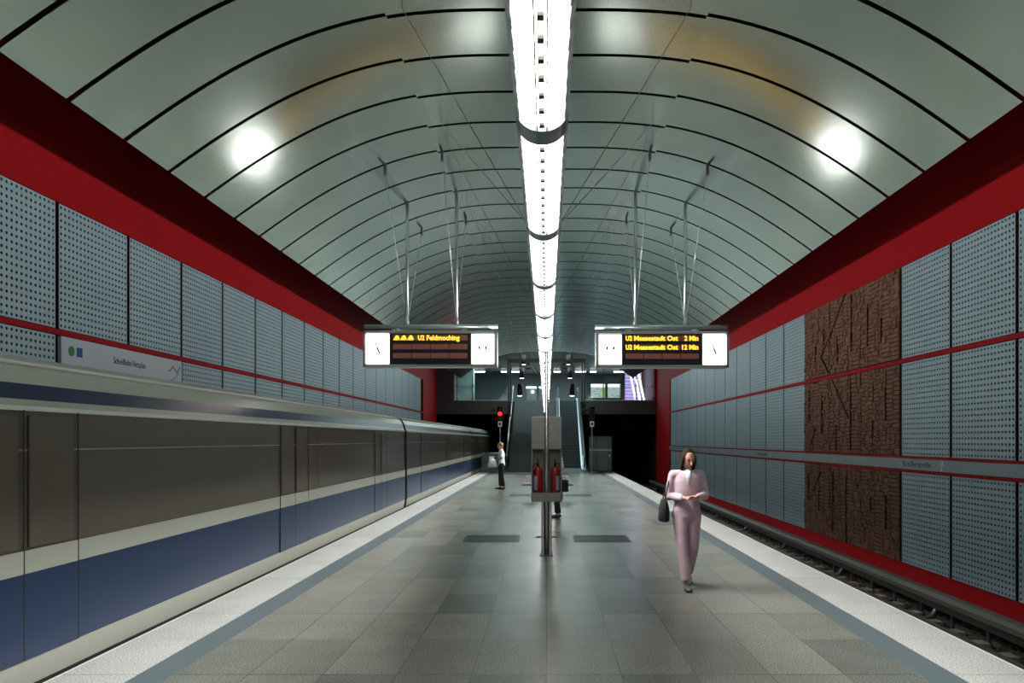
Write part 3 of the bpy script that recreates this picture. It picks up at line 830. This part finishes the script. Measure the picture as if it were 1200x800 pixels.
# escalator
t = thing('escalator', 'escalator with dark steps right of the stairs', 'escalator', (1.4, YEND, 0))
es = [(-.2,0),(.8,.05)]
n = 26
e1y = ytop+.0-YEND
pr = [(0,-.0),(0,.02)]
L0, L1 = .9, e1y-.2
for i in range(n): pr += [(L0+(L1-L0)*i/n, .02+(MZ-.02)*(i+1)/n), (L0+(L1-L0)*(i+1)/n, .02+(MZ-.02)*(i+1)/n)]
pr += [(51.0-YEND, MZ), (51.0-YEND, 0)]
mb = MB(); mb.prism(pr, 'x', -.55, .55); mb.build('steps', M_step, t)
mb = MB()
for i in range(n): y = L0+(L1-L0)*i/n; z = .02+(MZ-.02)*(i+1)/n; mb.box(-.55,.55,y-.004,y+.03,z-.008,z+.003)
mb.build('step_edge', M_stepn, t)
mb = MB(); mb.box(-.55,.55,-.6,0,0,.012); mb.build('comb_plate', M_stepn, t)
ep = [(-.55,0),(.35,0),(L0+.1,.12),(L1,MZ-.05),(L1+.5,MZ),(51.0-YEND+.6,MZ)]
for s in (-1, 1):
    b = MB(); x = s*.66
    b.prism([(y, z) for y, z in ep] + [(y, z+.18) for y, z in ep[::-1]], 'x', x-.10, x+.10); bal = b.build('side_skirt', M_steel, t)
    b = MB(); b.prism([(y, z+.18) for y, z in ep] + [(y, z+.86) for y, z in ep[::-1]], 'x', x-.008, x+.008); b.build('glass_side', M_glass, bal)
    b = MB(); path = [(x, ep[0][0], .30), (x, ep[0][0]-.22, .42), (x, ep[0][0]-.30, .60), (x, ep[0][0]-.22, .80), (x, ep[0][0], .90)] + [(x, y, z+.90) for y, z in ep[1:]]
    b.loft(path, [(.04,.025)]*len(path), 10); b.build('handrail', M_black, bal)
    b = MB(); pp = [(x, y, z+.855) for y, z in ep]
    b.loft(pp, [.014]*len(pp), 6); b.build('rail_light', M_cyan, bal)
    b = MB(); pp = [(x-s*.07, y, z+.20) for y, z in ep]
    b.loft(pp, [.012]*len(pp), 6); b.build('skirt_light', M_cyan, bal)
mb = MB(); mb.prism([(0,0),(.5,.45),(L1, MZ+.35),(51.0-YEND,MZ+.35),(51.0-YEND,0)], 'x', -.80, -.77); mb.build('side_cladding', M_sgrey, t)
mb = MB(); mb.prism([(0,0),(.5,.25),(L1, MZ+.15),(51.0-YEND,MZ+.15),(51.0-YEND,0)], 'x', .77, .82); mb.build('side_cladding', M_dsteel, t)

# barriers at the platform end
t = thing('end_barrier', 'low grey barrier panel with a pictogram plate at the left platform end', 'barrier', (-2.98, YEND-.1, 0))
mb = MB(); mb.bbox(-.56,.56,-.02,.02,.06,1.04,.01); mb.build('panel', mat('barrier_grey', (.20,.22,.21), .5), t)
mb = MB(); fr = .025
for a, b in (((-.58,0,.04),(-.58,0,1.0)),((-.58,0,1.0),(-.5,0,1.06)),((-.5,0,1.06),(.58,0,1.06)),((.58,0,1.06),(.58,0,.04)),((-.58,0,.06),(.58,0,.06)),((-.58,0,.0),(-.58,0,.1)),((.58,0,.0),(.58,0,.1))): mb.tube(a, b, fr, 10)
mb.build('frame', M_alu, t)
mb = MB(); mb.box(-.20,.08,-.028,-.02,.56,.88); pp = mb.build('sign_plate', M_sbox, t)
mb = MB(); n = 20
for i in range(n):
    a0 = 2*PI*i/n; a1 = 2*PI*(i+1)/n; mb.bar((-.06+.11*math.cos(a0),-.031,.72+.11*math.sin(a0)),(-.06+.11*math.cos(a1),-.031,.72+.11*math.sin(a1)),.004,.02,up=(0,1,0))
mb.bar((-.13,-.031,.65),(.01,-.031,.79),.004,.02,up=(0,1,0)); mb.build('pictogram', mat('ban_red', (.4,.03,.03), .5), pp)
t = thing('end_screen', 'tall dark framed screen at the right platform end beside the escalator', 'screen', (2.98, YEND-.1, 0))
mb = MB(); mb.box(-.62,.62,-.012,.012,.08,1.96); mb.build('panel', mat('screen_panel', (.16,.185,.185), .35), t)
mb = MB()
for x in (-.62, -.2, .42, .62): mb.bbox(x-.02, x+.02, -.03,.03, 0, 2.0,.005)
for z in (.08, 1.98): mb.bbox(-.64,.64,-.03,.03,z-.02,z+.02,.005)
mb.build('frame', M_dsteel, t)
mb = MB(); mb.bbox(-.62,.62,-.045,-.02,1.18,1.28,.006); mb.build('push_bar', M_steel, t)
mb = MB(); mb.tube((.5,-.06,.92),(.5,-.02,.92),.04,14); mb.build('lock', M_sbox, t)

def signal(x, lit, label):
    t = thing('track_signal', label, 'signal', (x, YEND-.35, 0), 0, 'signals at the platform end')
    mb = MB(); mb.tube((0,0,0),(0,0,2.9),.03,12); mb.bbox(-.1,.1,-.1,.1,0,.02,.004); mb.build('pole', M_steel, t)
    mb = MB(); mb.bbox(-.16,.16,-.06,.12,2.82,3.62,.03); h = mb.build('head', M_black, t)
    for z in (2.98, 3.22, 3.46):
        mb = MB(); mb.loft([(0,-.06,z),(0,-.17,z)], [.085,.085], 16, cap=False); mb.build('hood', M_black, h)
        on = lit and abs(z-3.22) < .01
        mb = MB(); mb.tube((0,-.063,z),(0,-.075,z),.078 if not on else .115,18); mb.build('lens', M_rsig if on else M_dsteel, h)
    if lit:
        l = bpy.data.lights.new('signal_glow', 'POINT'); l.energy = 1.2; l.color = (1,.03,.03); l.shadow_soft_size = .1
        lo = bpy.data.objects.new('signal_glow', l); COL.objects.link(lo); lo.location = (x, YEND-.7, 3.2)
    mb = MB(); mb.bbox(-.11,.11,-.05,.07,2.52,2.80,.012); mb.build('plate_box', M_sbox, t)
    mb = MB(); mb.bbox(-.07,.07,-.06,-.045,2.58,2.74,.004); mb.build('plate_mark', M_dsteel, t)
    mb = MB(); mb.bbox(-.55,-.22,-.05,.08,3.36,3.52,.02); mb.bar((-.3,.05,3.44),(0,.05,3.44),.03,.03); mb.build('side_lamp', M_dsteel, t)
signal(-2.56, True, 'signal post with a lit red lamp left of the stairs')
signal(2.5, False, 'unlit signal post right of the escalator')

# gate frame above the stairs
t = thing('portal_frame', 'dark steel portal frame at the top of stairs and escalator', 'frame', (0, YM+.1, MZ))
mb = MB(); mb.bbox(-2.55,2.55,-.1,.1,2.5,2.74,.01); mb.build('cross_beam', M_slab, t)
for x in (-2.5, -2.33, 2.33, 2.5):
    mb = MB(); mb.bbox(x-.045,x+.045,-.06,.06,0,2.5,.008); mb.build('post', M_black, t)

# mezzanine glazing
def glazing(x0, x1, label, cols):
    t = thing('glass_screen', label, 'glass screen', (0, YM+.05, MZ), 0, 'glass screens of the mezzanine')
    mb = MB(); mb.box(x0, x1, -.01, .01, .02, 3.05); mb.build('pane', M_glass, t)
    mb = MB(); mb.box(x0, x1, -.035, .035, 0, .05); mb.build('sill', mat('sill_green', (.35,.5,.48), .4, emit=(.4,.6,.6), es=.0), t)
    for x in cols:
        mb = MB(); mb.box(x-.022, x+.022, -.04, .04, 0, 3.05); mb.build('mullion', M_dsteel, t)
        mb = MB(); mb.box(x-.06, x+.06, -.06, -.03, .95, 1.02); mb.box(x-.06, x+.06, -.06, -.03, .1, .17); mb.build('clamp', M_dsteel, t)
    mb = MB(); mb.box(x0, x1, -.03, -.01, .90, .925); mb.build('rail', M_dsteel, t)
glazing(-6.04, -2.6, 'glass screen of the mezzanine left of the stairs', (-5.85,-4.82,-3.68))
glazing(2.6, 7.0, 'glass screen of the mezzanine right of the escalator', (3.72,4.82,5.85,6.95))

# pendant lights down the stair well
for x, side in ((-1.45,'left'), (1.38,'right')):
    for i, (y, z, w) in enumerate(((48.6, 6.85,'topmost'), (45.2, 5.72,'middle'), (41.6, 4.48,'lowest'))):
        t = thing('pendant_light', 'black cylinder pendant, %s of three over the %s' % (w, 'stairs' if x < 0 else 'escalator'), 'light', (x, y, z-.3), 0, 'pendants over the stairs')
        mb = MB(); mb.tube((0,0,.0),(0,0,.62),.135,20); mb.build('shade', M_black, t)
        mb = MB(); mb.tube((0,0,-.015),(0,0,-.002),.12,20); mb.build('lamp_disc', M_tube, t)
        mb = MB(); mb.tube((0,0,.62),(0,0,7.42-(z-.3)),.012,8); mb.build('rod', M_dsteel, t)
# hall lights
for i, (x, w, lab) in enumerate(((-5.45,.95,'far left'),(-3.45,.45,'second from the left'),(-2.55,.7,'just left of the left-hand pendants'),(.85,.55,'just right of the light band'),(2.75,.85,'right of the right-hand pendants'),(3.75,.5,'at the right portal post'),(5.85,.85,'far right'))):
    t = thing('hall_light', 'bright tube light on the mezzanine ceiling, %s' % lab, 'light', (x, 62, 7.28), 0, 'tube lights of the mezzanine')
    mb = MB(); mb.bbox(-w/2,w/2,-.08,.08,-.05,.05,.02); mb.build('tube', M_tube, t)
    mb = MB(); mb.box(-w/2-.03,w/2+.03,-.1,.1,.05,.12); mb.build('fixture', M_dsteel, t)
for x in (-1.35, -1.42, 1.35, 1.42):
    y = 57 if abs(x) < 1.4 else 60.5
    t = thing('downlight', 'small round downlight in the hall ceiling, %s row, %s' % ('nearer' if y < 60 else 'farther', 'left of the light band' if x < 0 else 'right of the light band'), 'light', (x, y, 7.36), 0, 'downlights in the hall ceiling')
    mb = MB(); mb.tube((0,0,0),(0,0,.05),.16,16); mb.build('lens', M_tube, t)
    mb = MB(); mb.loft([(0,0,-.01),(0,0,.06)], [.19,.19], 16); mb.build('ring', M_dsteel, t)
area('hall_glow', (0, 57, 7.25), 11, 8, 900, (.80,1,1), (0,0,0))
area('stairwell_fill', (0, 46.5, 7.3), 5, 5, 280, (.80,1,1), (0,0,0))  # added fill to brighten the stairs, no fixture of its own
# hall back wall fittings
def lit_case(x0, x1, z0, z1, label, yellow=False):
    t = thing('poster_case', label, 'poster case', ((x0+x1)/2, 65.9, z0), 0, None); w = (x1-x0)/2; h = z1-z0
    mb = MB(); mb.bbox(-w,w,-.08,.05,0,h,.02); mb.build('case', M_dsteel, t)
    mb = MB(); mb.box(-w+.04,w-.04,-.09,-.08,.04,h-.3); mb.build('poster', M_post, t)
    mb = MB(); mb.box(-w+.04,w-.04,-.10,-.08,h-.3,h-.04); mb.build('top_light', M_postt, t)
    mb = MB(); rnd = random.Random(int(x0*10))
    for _ in range(7):
        a = rnd.uniform(-w+.1, w-.35); c = rnd.uniform(.1, h-.45); mb.box(a, a+rnd.uniform(.1,.3), -.094,-.09, c, c+.03)
    mb.build('print', mat('print_green', (.12,.3,.22), .5), t)
    if yellow: mb = MB(); mb.box(w-.28,w-.06,-.096,-.09,.05,h-.32); mb.build('yellow_strip', M_yel, t)
lit_case(3.75, 5.05, 5.35, 6.6, 'lit poster case with a yellow strip on the mezzanine back wall', True)
lit_case(5.2, 6.4, 5.35, 6.6, 'lit poster case without yellow, right-hand one on mezzanine back wall')
mb = MB(); mb.bbox(-.45,.45,-.06,.06,0,.5,.02); o = mb.build('notice_board', mat('board_green', (.10,.16,.15), .5)); o.location = (4.4, 65.9, 6.75); tag(o, 'dark notice board above the yellow-striped poster case', 'notice board')
mb = MB(); mb.bbox(-.65,.65,-.06,.06,0,.5,.02); o = mb.build('notice_board', mat('board_pale', (.26,.33,.31), .5)); o.location = (5.8, 65.9, 6.75); tag(o, 'pale notice board above the right-hand poster case', 'notice board')
for x0, x1, lab in ((-1.75,-.85,'left one, with a bright lamp'), (-.65,.1,'half hidden by the light band')):
    t = thing('hall_door', 'pale lift door at the back of the mezzanine, %s' % lab, 'door', ((x0+x1)/2, 65.93, MZ), 0, None); w = (x1-x0)/2
    mb = MB(); mb.bbox(-w,w,-.04,.04,0,2.0,.01); mb.build('leaf', mat('door_pale', (.30,.40,.42), .35), t)
    mb = MB(); mb.box(-w,w,-.06,-.04,1.85,2.0); mb.build('top_light', M_postt, t)
    if x0 < -1:
        mb = MB(); mb.sphere((.1,-.12,1.55),.13); mb.build('lamp', M_postt, t)
# pale mural and column on the left, lavender-lit escalator on the right
mb = MB(); mb.box(-.85,.85,-.03,.03,0,2.9); mb.box(.5,.53,-.04,-.03,.1,2.8)
rnd = random.Random(11); t = mb.build('hall_mural', mat('mural_pale', (.45,.58,.56), .5, noise=.35, nscale=1.2)); t.location = (-6.75+.3, 58, MZ)
tag(t, 'pale blotched wall picture behind the left glass screen', 'mural')
mb = MB(); mb.box(-.7,.7,-.03,.03,0,2.95); t.scale = (1,1,1)
mb = MB(); mb.tube((0,0,0),(0,0,3.07),.10,20); o = mb.build('hall_column', mat('column_white', (.75,.85,.82), .4)); o.location = (-5.5, 57.6, MZ); tag(o, 'slim white column behind the left glass screen', 'column')
mb = MB(); mb.prism([(-1.9,0),(1.0,0),(-.1,1.9),(-.5,1.9)], 'y', -.3, .3); mb2 = MB()
t = thing('lavender_escalator', 'escalator glowing lavender behind the right glass screen', 'escalator', (6.9, 57.2, MZ))
mb = MB(); mb.box(-.95,.28,1.0,1.05,0,3.0); mb.build('back_panel', M_purple, t)
for dx in (0, .32, .62):
    mb = MB(); mb.bar((-.80+dx,.0,3.0),(-.25+dx,-.4,.05),.10,.10); mb.build('glowing_rail', M_purw, t)
mb = MB()
for i in range(12): mb.box(-.95,.28,.93,1.0,.1+.25*i,.14+.25*i)
mb.build('slats', mat('slat_violet', (.12,.07,.25), .5), t)
l = area('lavender_glow', (6.4, 56.3, 6.0), 1.2, 2.4, 15, (.8,.6,1), (-PI/2,0,0))
# left service stair edge seen in the hall
mb = MB(); mb.prism([(-.8,0),(0,0),(0,1.1)], 'y', -.1, .1); o = mb.build('sloping_panel', mat('slope_pale', (.35,.42,.42), .5)); o.location = (-2.75, 54, MZ); tag(o, 'small sloping pale panel beside the left portal post', 'panel')

# ------------------------------------------------------------------ people
def remesh(mb, name, material, parent, voxel, smooth=4):
    me = mb.mesh(name+'_src', material); o = bpy.data.objects.new('tmp', me); COL.objects.link(o)
    r = o.modifiers.new('r', 'REMESH'); r.mode = 'VOXEL'; r.voxel_size = voxel; r.use_smooth_shade = True
    s = o.modifiers.new('s', 'SMOOTH'); s.factor = .5; s.iterations = smooth
    bpy.context.view_layer.update()
    dg = bpy.context.evaluated_depsgraph_get(); m2 = bpy.data.meshes.new_from_object(o.evaluated_get(dg))
    bpy.data.objects.remove(o); m2.name = name
    m2.materials.clear(); m2.materials.append(material)
    for p in m2.polygons: p.use_smooth = True
    return link(name, m2, parent)
def V(*a): return Vector(a)
def lerp(a, b, t): return V(*a).lerp(V(*b), t)

def person(loc, rz, J, label, skin, top, bottom, hair, shoes, longhair=.0, sleeves='short', wide=1.0, scale=1.0):
    """figure facing -Y. J: joint positions."""
    t = thing('person', label, 'person', loc, rz); t.scale = (scale,)*3
    pel, chest, neck, head = V(*J['pelvis']), V(*J['chest']), V(*J['neck']), V(*J['head'])
    b = MB()
    # torso
    b.loft([pel+V(0,0,-.10), pel, pel.lerp(chest,.35), pel.lerp(chest,.75), chest+V(0,0,.03), neck+V(0,.005,-.03)], [(.12,.09),(.155*wide,.11),(.125*wide,.092),(.145*wide,.105),(.16*wide,.10),(.06,.055)], 20)
    b.loft([neck+V(0,.01,-.05), neck+V(0,.005,.02), head+V(0,.02,-.06)], [.058,.05,.052], 14)
    R = Matrix.Rotation(J.get('turn', 0), 3, 'Z') @ Matrix.Rotation(J.get('nod', 0), 3, 'X')
    def hp(x, y, z): return head + R @ V(x, y, z)
    # head
    b.loft([hp(0,-.012,-.118), hp(0,-.010,-.10), hp(0,-.004,-.065), hp(0,0,-.01), hp(0,.006,.045), hp(0,.010,.09), hp(0,.012,.112)], [(.028,.03),(.046,.058),(.064,.084),(.075,.095),(.076,.097),(.057,.074),(.02,.03)], 20, side=tuple(R @ V(1,0,0)))
    b.loft([hp(0,-.086,.012), hp(0,-.104,-.012), hp(0,-.116,-.030), hp(0,-.095,-.040)], [.008,.011,.014,.009], 8, side=tuple(R @ V(1,0,0)))
    b.loft([hp(-.05,-.083,.026), hp(0,-.094,.030), hp(.05,-.083,.026)], [.007,.009,.007], 8)
    b.loft([hp(-.024,-.082,-.063), hp(0,-.092,-.062), hp(.024,-.082,-.063)], [.005,.008,.005], 8)
    b.sphere(hp(0,-.078,-.098), .018)
    for s in (-1, 1): b.sphere(hp(s*.077,.01,-.012), (.010,.018,.030), M=R)
    for s, k in ((-1,'R'), (1,'L')):
        sh, el, wr = V(*J['shoulder'+k]), V(*J['elbow'+k]), V(*J['wrist'+k])
        b.sphere(sh+V(-s*.014,0,-.012), .046); b.sphere(el, .035); b.loft([sh+V(0,0,-.015), sh.lerp(el,.3), el], [.045,.043,.036], 14)
        b.loft([el+(sh-el)*.05, el.lerp(wr,.25), wr.lerp(el,.15), wr], [.037,.040,.027,.024], 14)
        hd = V(*J['hand'+k]).normalized(); pn = V(*J.get('palm'+k, (0,0,-1))).normalized()
        sd = hd.cross(pn).normalized(); pn = sd.cross(hd).normalized()*1.0
        b.loft([wr, wr+hd*.025, wr+hd*.06, wr+hd*.09], [(.024,.018),(.034,.016),(.041,.015),(.038,.012)], 12, side=tuple(sd))
        for i, L in enumerate((.068,.078,.072,.056)):
            o = wr + hd*.085 + sd*(.029-.0195*i)
            a = o + hd*L*.45 + pn*.006; c = a + hd*L*.28 + pn*L*.25; e = c + hd*L*.05 + pn*L*.28
            b.loft([o-hd*.015, o, a, c, e], [.009,.0092,.0088,.008,.0065], 8)
        th = wr + hd*.022 + sd*.030
        b.loft([th, th+hd*.03+sd*.022+pn*.01, th+hd*.058+sd*.026+pn*.022], [.013,.0105,.0085], 8)
        hip, kn, an = V(*J['hip'+k]), V(*J['knee'+k]), V(*J['ankle'+k])
        b.loft([hip+V(0,0,.04), hip, hip.lerp(kn,.35), kn+(hip-kn)*.08], [.075,.088,.075,.056], 16)
        b.loft([kn+(hip-kn)*.06, kn, kn.lerp(an,.3)+V(0,.012,0), kn.lerp(an,.75), an], [.055,.052,.055,.037,.034], 16)
        ft = V(*J['toe'+k]); hl = an + (an-ft)*.32 + V(0,0,-.05)
        b.loft([an+V(0,0,.03), an+V(0,0,-.02), an+V(0,0,-.045)], [.035,.037,.036], 12)
        b.loft([hl, an+V(0,0,-.045), an.lerp(ft,.55)+V(0,0,-.03), ft], [(.026,.022),(.034,.03),(.040,.022),(.026,.012)], 12)
    remesh(b, 'body', skin, t, .0065, 3)
    # eyes
    for s in (-1, 1):
        e = MB(); e.sphere(hp(s*.031,-.085,.008), (.012,.008,.006), M=R, nu=10, nv=6); e.build('eye', M_black, t)
    # hair
    h = MB()
    h.sphere(hp(0,.024,.030), (.089,.103,.108), M=R)
    h.loft([hp(0,.055,-.09-longhair), hp(0,.055,-.05-longhair*.5), hp(0,.048,.0), hp(0,.04,.04)], [(.050,.03),(.072,.045),(.082,.062),(.084,.07)], 20, side=tuple(R @ V(1,0,0)))
    if longhair:
        for q in (-1, 1): h.loft([hp(q*.070,-.02,.05), hp(q*.085,-.008,-.02), hp(q*.082,.0,-.09), hp(q*.07,.015,-.13)], [(.02,.035),(.02,.045),(.02,.045),(.012,.03)], 10)
    if J.get('bun'): h.sphere(hp(0,.13,.02), .045)
    remesh(h, 'hair', hair, t, .008, 3)
    # shirt
    c = MB(); w = wide
    c.loft([pel+V(0,0,J.get('hem',-.02)), pel.lerp(chest,.2), pel.lerp(chest,.45), pel.lerp(chest,.78), chest+V(0,0,.03), chest+V(0,0,.085), chest.lerp(neck,.78), neck+V(0,.012,-.02)], [(.172*w,.128),(.158*w,.118),(.142*w,.112),(.162*w,.125),(.172*w,.118),(.168*w,.10),(.105*w,.082),(.07,.064)], 22)
    for s, k in ((-1,'R'), (1,'L')):
        sh, el, wr = V(*J['shoulder'+k]), V(*J['elbow'+k]), V(*J['wrist'+k])
        if sleeves == 'short': 
            c.sphere(sh+V(-s*.012,0,-.006), .062); c.loft([sh+V(-s*.11,0,-.01), sh+V(-s*.05,0,-.004), sh+V(-s*.01,0,-.006)], [.07,.066,.060], 14, side=(0,1,0)); c.loft([sh+V(-s*.005,0,.0), sh.lerp(el,.5), sh.lerp(el,.88)], [.058,.060,.064], 16)
        else:
            c.sphere(sh+V(-s*.012,0,-.006), .063); c.loft([sh+V(-s*.11,0,-.01), sh+V(-s*.05,0,-.004), sh+V(-s*.01,0,-.006)], [.07,.066,.060], 14, side=(0,1,0)); c.sphere(el, .046)
            c.loft([sh+V(-s*.005,0,.0), sh.lerp(el,.5), el], [.056,.053,.047], 16)
            c.loft([el+(sh-el)*.06, el.lerp(wr,.5), el.lerp(wr,.9)], [.047,.044,.037], 14)
    remesh(c, 'shirt' if sleeves == 'short' else 'jacket', top, t, .009, 4)
    # trousers
    c = MB(); c.loft([pel+V(0,0,.06), pel+V(0,0,.0), pel+V(0,0,-.07), pel+V(0,0,-.13)], [(.148*w,.112),(.165*w,.122),(.165*w,.122),(.12*w,.10)], 20)
    for k in ('R','L'):
        hip, kn, an = V(*J['hip'+k]), V(*J['knee'+k]), V(*J['ankle'+k])
        fl = J.get('flare', 1)
        c.loft([hip+V(0,0,.05), hip, hip.lerp(kn,.4), kn, kn.lerp(an,.5), an+(kn-an)*.06], [.085,.098,.086,.068,.064*fl,.062*fl], 16)
    remesh(c, 'trousers', bottom, t, .010, 4)
    for k in ('R','L'):
        an, ft = V(*J['ankle'+k]), V(*J['toe'+k]); d = (ft-an); d.z *= .9
        hl = an + (an-ft)*.35; c = MB()
        z0 = V(0,0,-.055)
        c.loft([hl+z0*.9, an+z0*.8, an.lerp(ft,.5)+V(0,0,-.032), ft+V(0,0,.004), ft+d.normalized()*.03], [(.034,.032),(.041,.045),(.047,.034),(.042,.022),(.018,.012)], 14)
        remesh(c, 'shoe', shoes, t, .008, 2)
    return t
S_skin = mat('skin', (.50,.27,.19), .5); S_skin2 = mat('skin_light', (.55,.33,.24), .5)
S_pink = mat('lavender_pink_cloth', (.50,.34,.40), .85, noise=.08, nscale=12, bump=.3, bscale=30)
S_pinkl = mat('pale_pink_cloth', (.58,.43,.49), .85, noise=.1, nscale=9, bump=.3, bscale=30)
S_dhair = mat('dark_brown_hair', (.022,.012,.008), .8, spec=.15); S_bhair = mat('copper_hair', (.22,.11,.035), .6)
S_white = mat('white_cloth', (.66,.70,.74), .85, noise=.06, nscale=9); S_blackc = mat('black_cloth', (.015,.014,.016), .9)
S_shoe = mat('dark_shoe', (.02,.02,.022), .5); S_shoe2 = mat('grey_shoe', (.12,.11,.12), .6)
# walking woman in pink, coming towards the camera
J1 = dict(pelvis=(0,0,.93), chest=(.005,-.01,1.27), neck=(.005,-.01,1.43), head=(.012,-.03,1.555), turn=.25, nod=.22,
  shoulderR=(-.175,0,1.375), elbowR=(-.215,.02,1.10), wristR=(-.06,-.22,1.10), handR=(.85,-.35,.05), palmR=(0,.4,-1),
  shoulderL=(.185,0,1.375), elbowL=(.225,.0,1.11), wristL=(.085,-.23,1.12), handL=(-.85,-.3,.02), palmL=(0,-.2,-1),
  hipR=(-.085,0,.90), kneeR=(-.075,-.12,.50), ankleR=(-.035,-.20,.085), toeR=(-.04,-.36,.03),
  hipL=(.085,0,.90), kneeL=(.075,-.02,.47), ankleL=(.05,.22,.13), toeL=(.055,.09,.035), flare=1.05, hem=-.0)
W1 = person((1.715, 9.40, 0), 0, J1, 'woman in a pale pink jacket and trousers walking along the right platform side', S_skin, S_pinkl, S_pink, S_dhair, S_shoe2, longhair=.06, sleeves='long', wide=1.0)
for o in W1.children:
    if o.name.startswith('jacket'): pass
# V of white blouse
c = MB(); c.loft([(0.005,-.055,1.43),(0.0,-.118,1.36),(0,-.138,1.25)], [(.045,.02),(.032,.014),(.006,.006)], 12); c.build('blouse', S_white, W1)
# handbag at her right arm
t = thing('handbag', 'black handbag hanging at the arm of the woman in pink', 'bag', (1.715-.275, 9.42, .80))
mb = MB(); mb.loft([(0,0,0),(0,0,.03),(0,0,.16),(0,0,.26),(0,0,.28)], [(.055,.13),(.068,.15),(.062,.14),(.035,.12),(.012,.10)], 18); mb.build('pouch', S_blackc, t)
mb = MB(); mb.loft([(.0,-.09,.26),(.03,-.07,.42),(.07,-.03,.54),(.07,.03,.54),(.03,.07,.42),(.0,.09,.26)], [.009]*6, 8); mb.build('strap', S_blackc, t)
# woman at the far left, profile facing left
J2 = dict(pelvis=(0,0,.93), chest=(0,-.01,1.28), neck=(0,-.02,1.45), head=(0,-.05,1.575), turn=0, nod=.1,
  shoulderR=(-.17,0,1.385), elbowR=(-.20,.03,1.12), wristR=(-.12,-.16,1.05), handR=(.3,-.9,-.1), palmR=(.6,0,-1),
  shoulderL=(.17,0,1.385), elbowL=(.20,-.02,1.13), wristL=(.12,-.20,1.08), handL=(-.4,-.85,-.1), palmL=(-.6,0,-1),
  hipR=(-.085,0,.90), kneeR=(-.085,-.05,.49), ankleR=(-.085,-.05,.09), toeR=(-.09,-.22,.025),
  hipL=(.085,0,.90), kneeL=(.085,.0,.49), ankleL=(.09,.07,.09), toeL=(.10,-.10,.025), hem=-.06)
person((-1.63, 27.9, 0), -PI/2+.1, J2, 'person with copper hair and white shirt standing left of the stairs, facing the train', S_skin2, S_white, S_blackc, S_bhair, S_shoe, longhair=.0)
t = thing('shoulder_bag', 'pale grey bag held in front of the person in the white shirt', 'bag', (-1.63-.33, 27.75, .80))
mb = MB(); mb.loft([(0,0,0),(0,0,.04),(0,0,.2),(.04,0,.33)], [(.17,.06),(.19,.075),(.15,.07),(.06,.03)], 16); mb.build('pouch', mat('bag_grey', (.42,.46,.50), .8), t)
mb = MB(); mb.loft([(.04,0,.30),(.12,-.03,.36),(.20,-.05,.34)], [.012]*3, 8); mb.build('strap', S_blackc, t)
# person behind the post
J3 = dict(pelvis=(0,0,.93), chest=(0,-.01,1.28), neck=(0,-.02,1.45), head=(0,-.05,1.575), turn=0, nod=.1,
  shoulderR=(-.17,0,1.385), elbowR=(-.21,.03,1.12), wristR=(-.19,-.06,.86), handR=(0,-.1,-1), palmR=(1,0,0),
  shoulderL=(.17,0,1.385), elbowL=(.21,.03,1.12), wristL=(.20,-.05,.86), handL=(0,-.1,-1), palmL=(-1,0,0),
  hipR=(-.08,0,.90), kneeR=(-.08,-.04,.49), ankleR=(-.08,-.03,.09), toeR=(-.09,-.19,.025),
  hipL=(.08,0,.90), kneeL=(.08,.0,.49), ankleL=(.085,.06,.09), toeL=(.09,-.11,.025), hem=-.04, flare=1.1)
person((.25, 17.7, 0), -PI*.62, J3, 'person in white shirt and black trousers, mostly hidden behind the extinguisher cabinet', S_skin2, S_white, S_blackc, S_dhair, S_shoe)
t = thing('briefcase', 'black bag showing right of the extinguisher cabinet', 'bag', (.37, 17.62, .60))
mb = MB(); mb.bbox(-.13,.13,-.05,.05,0,.28,.03); mb.build('case', S_blackc, t)
mb = MB(); mb.loft([(-.06,0,.27),(-.05,0,.33),(.05,0,.33),(.06,0,.27)], [.01]*4, 8); mb.build('handle', S_blackc, t)

# ------------------------------------------------------------------ camera, world, view
cam = bpy.data.cameras.new('camera'); co = bpy.data.objects.new('camera', cam); COL.objects.link(co)
cam.sensor_width = 36; cam.lens = 27; cam.clip_end = 200
cam.shift_x = -40.5/1200; cam.shift_y = 115/1200
co.location = (0, 0, H); co.rotation_euler = (PI/2, 0, 0); scene.camera = co
w = bpy.data.worlds.new('world'); scene.world = w; w.use_nodes = True
w.node_tree.nodes['Background'].inputs[0].default_value = (.5,.6,.6,1); w.node_tree.nodes['Background'].inputs[1].default_value = .02
scene.view_settings.view_transform = 'Standard'; scene.view_settings.look = 'None'
scene.view_settings.exposure = 0; scene.view_settings.gamma = 1; scene.view_settings.use_curve_mapping = False
scene.cycles.use_denoising = True
scene.cycles.max_bounces = 8; scene.cycles.diffuse_bounces = 4; scene.cycles.glossy_bounces = 4
scene.cycles.sample_clamp_indirect = 6
